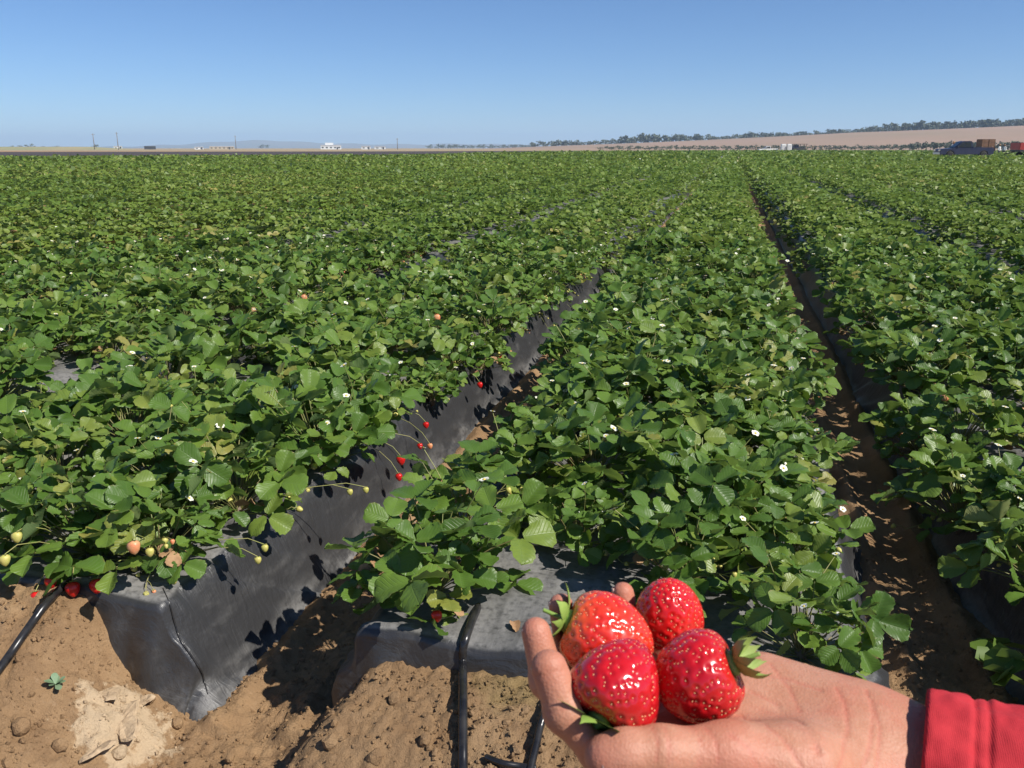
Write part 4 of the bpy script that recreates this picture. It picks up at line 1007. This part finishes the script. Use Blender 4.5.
CREASES = []
def palm_depth(px, py):  # first hit of the uncreased hand along the view ray
    dd = np.arange(.34, .52, .0006, dtype=np.float32); R = np.stack([(px - CX) / F * dd, -(py - CY) / F * dd, -dd], -1)
    h = np.nonzero(hand_fn(R) < 0)[0]; return float(dd[h[0]]) if len(h) else .43
_cr = [([(836, 688), (845, 705), (848, 728), (838, 768)], .0006, .0009), ([(866, 690), (873, 715), (870, 745), (862, 768)], .0006, .0009),
       ([(748, 690), (775, 703), (800, 722), (818, 752)], .0008, .0016), ([(752, 672), (785, 678), (820, 690)], .0006, .0016), ([(716, 718), (742, 716), (768, 728), (790, 748), (800, 766)], .0007, .0012), ([(770, 664), (790, 690), (800, 712)], .0004, .0010), ([(872, 700), (880, 730), (876, 768)], .0005, .0009), ([(690, 726), (700, 740), (699, 764)], .0003, .0009), ([(730, 735), (748, 748), (756, 768)], .0004, .0009),
       ([(705, 728), (716, 742), (718, 762)], .0004, .0012), ([(652, 728), (658, 742), (656, 760)], .0004, .0011), ([(664, 728), (669, 745), (668, 762)], .0003, .001),
       ([(536, 676), (552, 672), (566, 668)], .0006, .001), ([(548, 714), (566, 708), (580, 700)], .0007, .001)]
_tmp = []
for pts, dep, wd in _cr: _tmp.append(([C3(x, y, palm_depth(x, y)).astype(np.float32) for x, y in pts], dep, wd))
CREASES = _tmp
def skin_material():
    m = mat('skin', (.60, .34, .24), .55, .35); t = NT(m); p = t.objc()
    n = t.noise(75, 6, .65, p); n2 = t.noise(24, 4, .6, p)
    c = t.mix(t.step(n, .3, .7), (.41, .185, .110), (.475, .235, .152)); c = t.mix(t.math('MULTIPLY', t.step(n2, .42, .62), .65), c, (.46, .165, .105))
    fa = t.new('Attribute', attribute_name='flush'); c = t.mix(t.math('MULTIPLY', fa.outputs['Fac'], .6), c, (.44, .125, .085))
    t.base(c); b = t.b; b.inputs['Subsurface Weight'].default_value = .12; b.inputs['Subsurface Radius'].default_value = (1, .35, .2); b.inputs['Subsurface Scale'].default_value = .004
    v = t.new('TexVoronoi'); v.inputs['Scale'].default_value = 620; t.l.new(p, v.inputs['Vector'])
    w = t.new('TexWave'); w.inputs['Scale'].default_value = 210; w.inputs['Distortion'].default_value = 6; w.inputs['Detail'].default_value = 2; t.l.new(p, w.inputs['Vector'])
    t.normal(t.bump(v.outputs['Distance'], .28, .0007, t.bump(w.outputs['Fac'], .06, .0004, t.bump(n, .2, .002)))); return m
M['skin'] = skin_material(); M['nail'] = noisy('fingernail', (.66, .42, .32), (.72, .48, .38), 80, .3, .05)
root = empty('person', to_world(C3(860, 770, .43)), "person's upturned open hand in a red sleeve, holding four ripe strawberries", 'person')
loc0 = np.array(root.location)
me = sdf_mesh('body', hand_fn, C3(512, 880, .42) * 0 + np.array([.0, -.240, -.515]), np.array([.29, -.085, -.350]), .00112, M['skin'], B3, CAM - loc0)
obj('body', me, root)
co = np.zeros(len(me.vertices) * 3, np.float32); me.vertices.foreach_get('co', co); co = ((co.reshape(-1, 3) + loc0 - CAM) @ B3).astype(np.float32)
fl = np.zeros(len(co))
for ps, rs in list(FING.values()) + [THUMB]: fl = np.maximum(fl, np.exp(-(np.linalg.norm(co - ps[3].astype(np.float32), axis=-1) / .014) ** 2) * .8)
for pts, dep, wd in CREASES: fl = np.maximum(fl, np.exp(-(poly_dist(co, pts) / .0011) ** 2) * .75)
at = me.attributes.new('flush', 'FLOAT', 'POINT'); at.data.foreach_set('value', fl.astype(np.float32))
def nail(tipi, base, r, dorsal, w, l):
    ax = (tipi - base) / np.linalg.norm(tipi - base); dz = np.array(dorsal, float); dz -= ax * (dz @ ax); dz /= np.linalg.norm(dz); s = np.cross(ax, dz); V = []
    c0 = tipi - ax * r * .30
    for t in np.linspace(-.55, .5, 7):
        for a in np.linspace(-1, 1, 9):
            hw = w * (1 if abs(t) < .35 else .88); an = a * hw / r * .95
            bulge = .995 + .0 - .06 * max(0, abs(t) - .25) - .06 * a * a
            V.append(B3 @ (c0 + ax * l * t + (dz * math.cos(an) + s * math.sin(an)) * r * bulge) + CAM - loc0)
    mb = MB(); mb.add(V, [(i * 9 + j, i * 9 + j + 1, i * 9 + j + 10, i * 9 + j + 9) for i in range(6) for j in range(8)]); o = obj('fingernail', mb.mesh('fingernail', M['nail']), root)
    o.modifiers.new('thick', 'SOLIDIFY').thickness = .0006
nail(THUMB[0][3], THUMB[0][2], THUMB[1][3], (-.2, -.38, .9), .0066, .0135)
for k, w in (('index', .0055), ('middle', .0056), ('ring', .0052), ('pinky', .0044)):
    ps, rs = FING[k]; nail(ps[3], ps[2], rs[3], (-.95, -.15, -.2), w, .011)

# red sleeve with stitched cuff
M['sleeve'] = noisy('red_fleece', (.50, .032, .040), (.43, .024, .033), 60, .85, .35, .002, .25)
t = NT(M['sleeve']); wv = t.new('TexWave'); wv.inputs['Scale'].default_value = 350; t.l.new(t.objc(), wv.inputs['Vector']); old = t.b.inputs['Normal'].links[0].from_socket; t.normal(t.bump(wv.outputs['Fac'], .25, .0006, old))
M['lining'] = noisy('grey_lining', (.20, .21, .24), (.16, .17, .2), 80, .9)
A0 = _A0; A1 = _A1; AX = (A1 - A0) / np.linalg.norm(A1 - A0); NN = PALMN - AX * (PALMN @ AX); NN /= np.linalg.norm(NN); SS = np.cross(AX, NN)
LEN = .34
def sleeve(name, prof, m, rx, rn, seed):
    n = 88; V = []
    for s, k in prof:
        for j in range(n):
            w = 2 * math.pi * j / n; wr = .0022 * float(fbm(np.array(s * 55), np.array(4 * math.cos(w) + 7), 3, seed)) + .0016 * math.sin(s * 260 + 3 * math.sin(w * 2)) * smoothstep(.03, .07, s)
            rr = k + (wr if k > .9 else 0) / rx + .10 * max(0, s)
            V.append(B3 @ (A0 + AX * s + (SS * math.cos(w) * rx + NN * math.sin(w) * rn) * rr + SS * .02 * s) + CAM - loc0)
    return obj(name, np_mesh(name, V, np.array([(i * n + j, i * n + (j + 1) % n, (i + 1) * n + (j + 1) % n, (i + 1) * n + j) for i in range(len(prof) - 1) for j in range(n)])[:, ::-1], m), root)
prof = [(.05, .86), (.004, .90), (.0005, .93), (-.001, .97), (.001, 1.0)] + [(s, 1.0 - .028 * math.exp(-((s - .0200) / .0012) ** 2) - .028 * math.exp(-((s - .0265) / .0012) ** 2) - (.012 if .02 < s < .0265 else 0)) for s in np.arange(.003, .036, .0011)] + [(s, 1.0 + .03 * smoothstep(.03, .06, s)) for s in np.linspace(.037, LEN, 46)] + [(LEN + .02, .85), (LEN + .03, .4), (LEN + .031, .01)]
sleeve('sleeve', prof, M['sleeve'], .0415, .0365, 3)
sleeve('sleeve_lining', [(.05, .76), (.012, .775), (.0105, .80), (.012, .83), (.05, .84)], M['lining'], .0400, .0350, 9)

# the four berries
M['seed'] = mat('achene', (.80, .46, .22), .28)
M['sepal'] = noisy('sepal_green', (.17, .30, .05), (.27, .38, .08), 90, .5, .2, .001)
M['sepal_dry'] = noisy('sepal_olive', (.18, .29, .05), (.27, .33, .08), 90, .6, .3, .001)
def berry_material(name, c1, c2, c3):
    m = mat(name, c1, .22, .5); t = NT(m); sp = t.new('SeparateXYZ'); t.l.new(t.objc(), sp.inputs[0]); n = t.noise(70, 4, .6, t.objc())
    z = t.math('ADD', sp.outputs[2], t.math('MULTIPLY', t.math('SUBTRACT', n, .5), .012))
    c = t.mix(t.step(n, .35, .7), c1, c2); c = t.mix(t.math('MULTIPLY', t.step(z, .010, .024), .8), c, c3); t.base(c)
    t.b.inputs['Subsurface Weight'].default_value = .10; t.b.inputs['Subsurface Radius'].default_value = (1, .15, .08); t.b.inputs['Subsurface Scale'].default_value = .003
    t.b.inputs['Coat Weight'].default_value = .35; t.b.inputs['Coat Roughness'].default_value = .12
    t.normal(t.bump(t.noise(260, 3, .5, t.objc()), .12, .0008)); return m
M['berry_a'] = berry_material('strawberry_orange_red', (.66, .040, .016), (.56, .018, .012), (.62, .15, .04))
M['berry_b'] = berry_material('strawberry_bright_red', (.60, .014, .012), (.52, .008, .010), (.58, .05, .02))
M['berry_c'] = berry_material('strawberry_deep_red', (.50, .008, .012), (.42, .005, .010), (.50, .03, .02))
def hand_berry(key, m, label, nsep, seplen, curl, dry=False):
    b = BER[key]; R, L = b['R'], b['L']; g = np.random.default_rng(b['seed']); nt, nph = 120, 168
    th = np.linspace(.0, np.pi, nt)[:, None]; ph = np.linspace(0, 2 * np.pi, nph, endpoint=False)[None]
    shoulder = {'a': .10, 'b': .12, 'c': .30, 'd': .06}[key]
    def shape(th, ph):
        rr = R * np.sin(th) ** .92 * (1 + shoulder * np.cos(th)); z = L / 2 * np.cos(th)
        rr = rr * (1 + .035 * np.sin(2 * ph + b['seed']) + .025 * np.sin(3 * ph + 2 * b['seed'] + th * 2))
        if key == 'd':                                     # a fused double berry: deep groove on one side
            a = (ph - 3.9 + np.pi) % (2 * np.pi) - np.pi; rr = rr * (1 - .20 * np.exp(-(a / .20) ** 2) * np.sin(th) + .05 * np.exp(-((np.abs(a) - .6) / .35) ** 2))
        z = z - .10 * L * np.exp(-(th / .42) ** 2) * 1.0 + .02 * L * np.sin(ph * 2 + 1) * np.sin(th)
        return np.stack([rr * np.cos(ph), rr * np.sin(ph), z + 0 * ph], -1)
    V = shape(th, ph).reshape(-1, 3)
    N = {'a': 420, 'b': 340, 'c': 330, 'd': 330}[key]; i = np.arange(N) + .5; st = np.arccos(1 - 2 * i / N); sp = (i * 2.399963 + .12 * g.normal(size=N)) % (2 * np.pi); st = np.clip(st + .025 * g.normal(size=N), .12, np.pi - .03)
    Sd = shape(st, sp); e = 1e-3; nrm = np.cross(shape(st + e, sp) - Sd, shape(st, sp + e) - Sd); nrm /= np.linalg.norm(nrm, axis=1)[:, None]
    Vg = V.reshape(nt, nph, 3); du = np.roll(Vg, -1, 1) - np.roll(Vg, 1, 1); dv = np.gradient(Vg, axis=0); nv = np.cross(dv, du); ln = np.linalg.norm(nv, axis=-1)[..., None]; nv = np.where(ln > 1e-12, nv / np.maximum(ln, 1e-12), np.sign(Vg[..., 2:3]) * np.array([0, 0, 1.])); nv = nv.reshape(-1, 3)
    dep = np.zeros(len(V))
    for q in range(0, len(V), 2000):
        d2 = ((V[q:q + 2000, None] - Sd[None]) ** 2).sum(-1); dep[q:q + 2000] = .0009 * np.exp(-d2.min(1) / .0014 ** 2)
    V = V - nv * dep[:, None]
    fc = np.array([(i * nph + j, (i + 1) * nph + j, (i + 1) * nph + (j + 1) % nph, i * nph + (j + 1) % nph) for i in range(nt - 1) for j in range(nph)])
    z = b['ax']; rt = B3 @ z; rx = np.cross(B3 @ np.array([.2, .3, 1.]), rt); rx /= np.linalg.norm(rx); Rm = np.stack([rx, np.cross(rt, rx), rt], 1)
    root = empty('strawberry', to_world(b['c']), label, 'strawberry', 'ripe strawberries held in the hand'); root.rotation_euler = Matrix(Rm.tolist()).to_euler()
    obj('flesh', np_mesh('flesh', V, fc, m), root)
    base = np.array([(1, 0, 0), (-1, 0, 0), (0, 1, 0), (0, -1, 0), (0, 0, 1), (0, 0, -1)]); ff = np.array([(0, 2, 4), (2, 1, 4), (1, 3, 4), (3, 0, 4), (2, 0, 5), (1, 2, 5), (3, 1, 5), (0, 3, 5)]); SV = []
    for p, n in zip(Sd, nrm):
        down = np.array([0, 0, -1.]) - n * (-n[2]); dl = np.linalg.norm(down); down = down / dl if dl > 1e-3 else np.array([1., 0, 0]); s = np.cross(n, down)
        SV.append(p - n * .00062 + base[:, :1] * down * .00054 + base[:, 1:2] * s * .00033 + base[:, 2:] * n * .00042)
    o = obj('seeds', np_mesh('seeds', np.concatenate(SV), np.concatenate([ff + 6 * q for q in range(N)]), M['seed']), root); o['kind'] = 'stuff'
    sm = M['sepal_dry'] if dry else M['sepal']
    mb = MB(); z0 = L / 2 * .84; mb.lathe([(.0065, z0 - .001), (.006, z0 + .0015), (.0022, z0 + .003), (.0012, z0 + .006), (.0011, z0 + .014), (.0009, z0 + .0145)], 10)
    cal = obj('calyx', mb.mesh('calyx', sm), root)
    for q in range(nsep):
        l = seplen * g.uniform(.8, 1.15); w = l * g.uniform(.17, .24); V = []; a = 2 * math.pi * q / nsep + g.normal() * .12; cu = curl + g.normal() * .25; ang = .15 if not dry else .55; r0 = .003; zz = z0 + .001; rr = r0
        for i, t in enumerate(np.linspace(0, 1, 7)):
            if i: rr += l / 6 * math.cos(ang); zz += l / 6 * math.sin(ang); ang += cu / 6
            ww = w * (math.sin(math.pi * (t * .8 + .2)) ** .8 + (.35 if t < .2 else 0)) * (1 - t ** 4)
            for u in (-1, -.4, .4, 1): V.append((rr, u * ww, zz + .25 * ww * abs(u)))
        mb = MB(); mb.add(V, [(4 * i + j, 4 * i + j + 1, 4 * i + j + 5, 4 * i + j + 4) for i in range(6) for j in range(3)]); obj('sepal', mb.mesh('sepal', sm), cal, rot=(0, 0, a))
hand_berry('a', M['berry_a'], 'orange-red strawberry at the upper left of the handful, calyx against the fingertips', 10, .017, .9)
hand_berry('b', M['berry_b'], 'bright red strawberry at the back of the handful in front of the little finger', 9, .015, .8)
hand_berry('c', M['berry_c'], 'glossy deep red strawberry at the front of the handful behind the thumb', 9, .021, .2)
hand_berry('d', M['berry_c'], 'deep red double strawberry with dried green calyx lying on the palm', 13, .018, 1.1, True)

# ------------------------------------------------------------------ the air
hz = bpy.data.materials.new('haze'); hz.use_nodes = True; hn = hz.node_tree.nodes; hn.remove(hn['Principled BSDF'])
pv = hn.new('ShaderNodeVolumePrincipled'); pv.inputs['Color'].default_value = (.52, .73, 1, 1); pv.inputs['Density'].default_value = .00017; pv.inputs['Anisotropy'].default_value = .1
hz.node_tree.links.new(pv.outputs[0], hn['Material Output'].inputs['Volume'])
mb = MB(); mb.box((0, 4500, 68), (19000, 9800, 141)); hb = obj('haze', mb.mesh('haze', hz, False)); tag(hb, kind='stuff')
scene.cycles.volume_bounces = 1; scene.cycles.max_bounces = 6; scene.cycles.transparent_max_bounces = 8
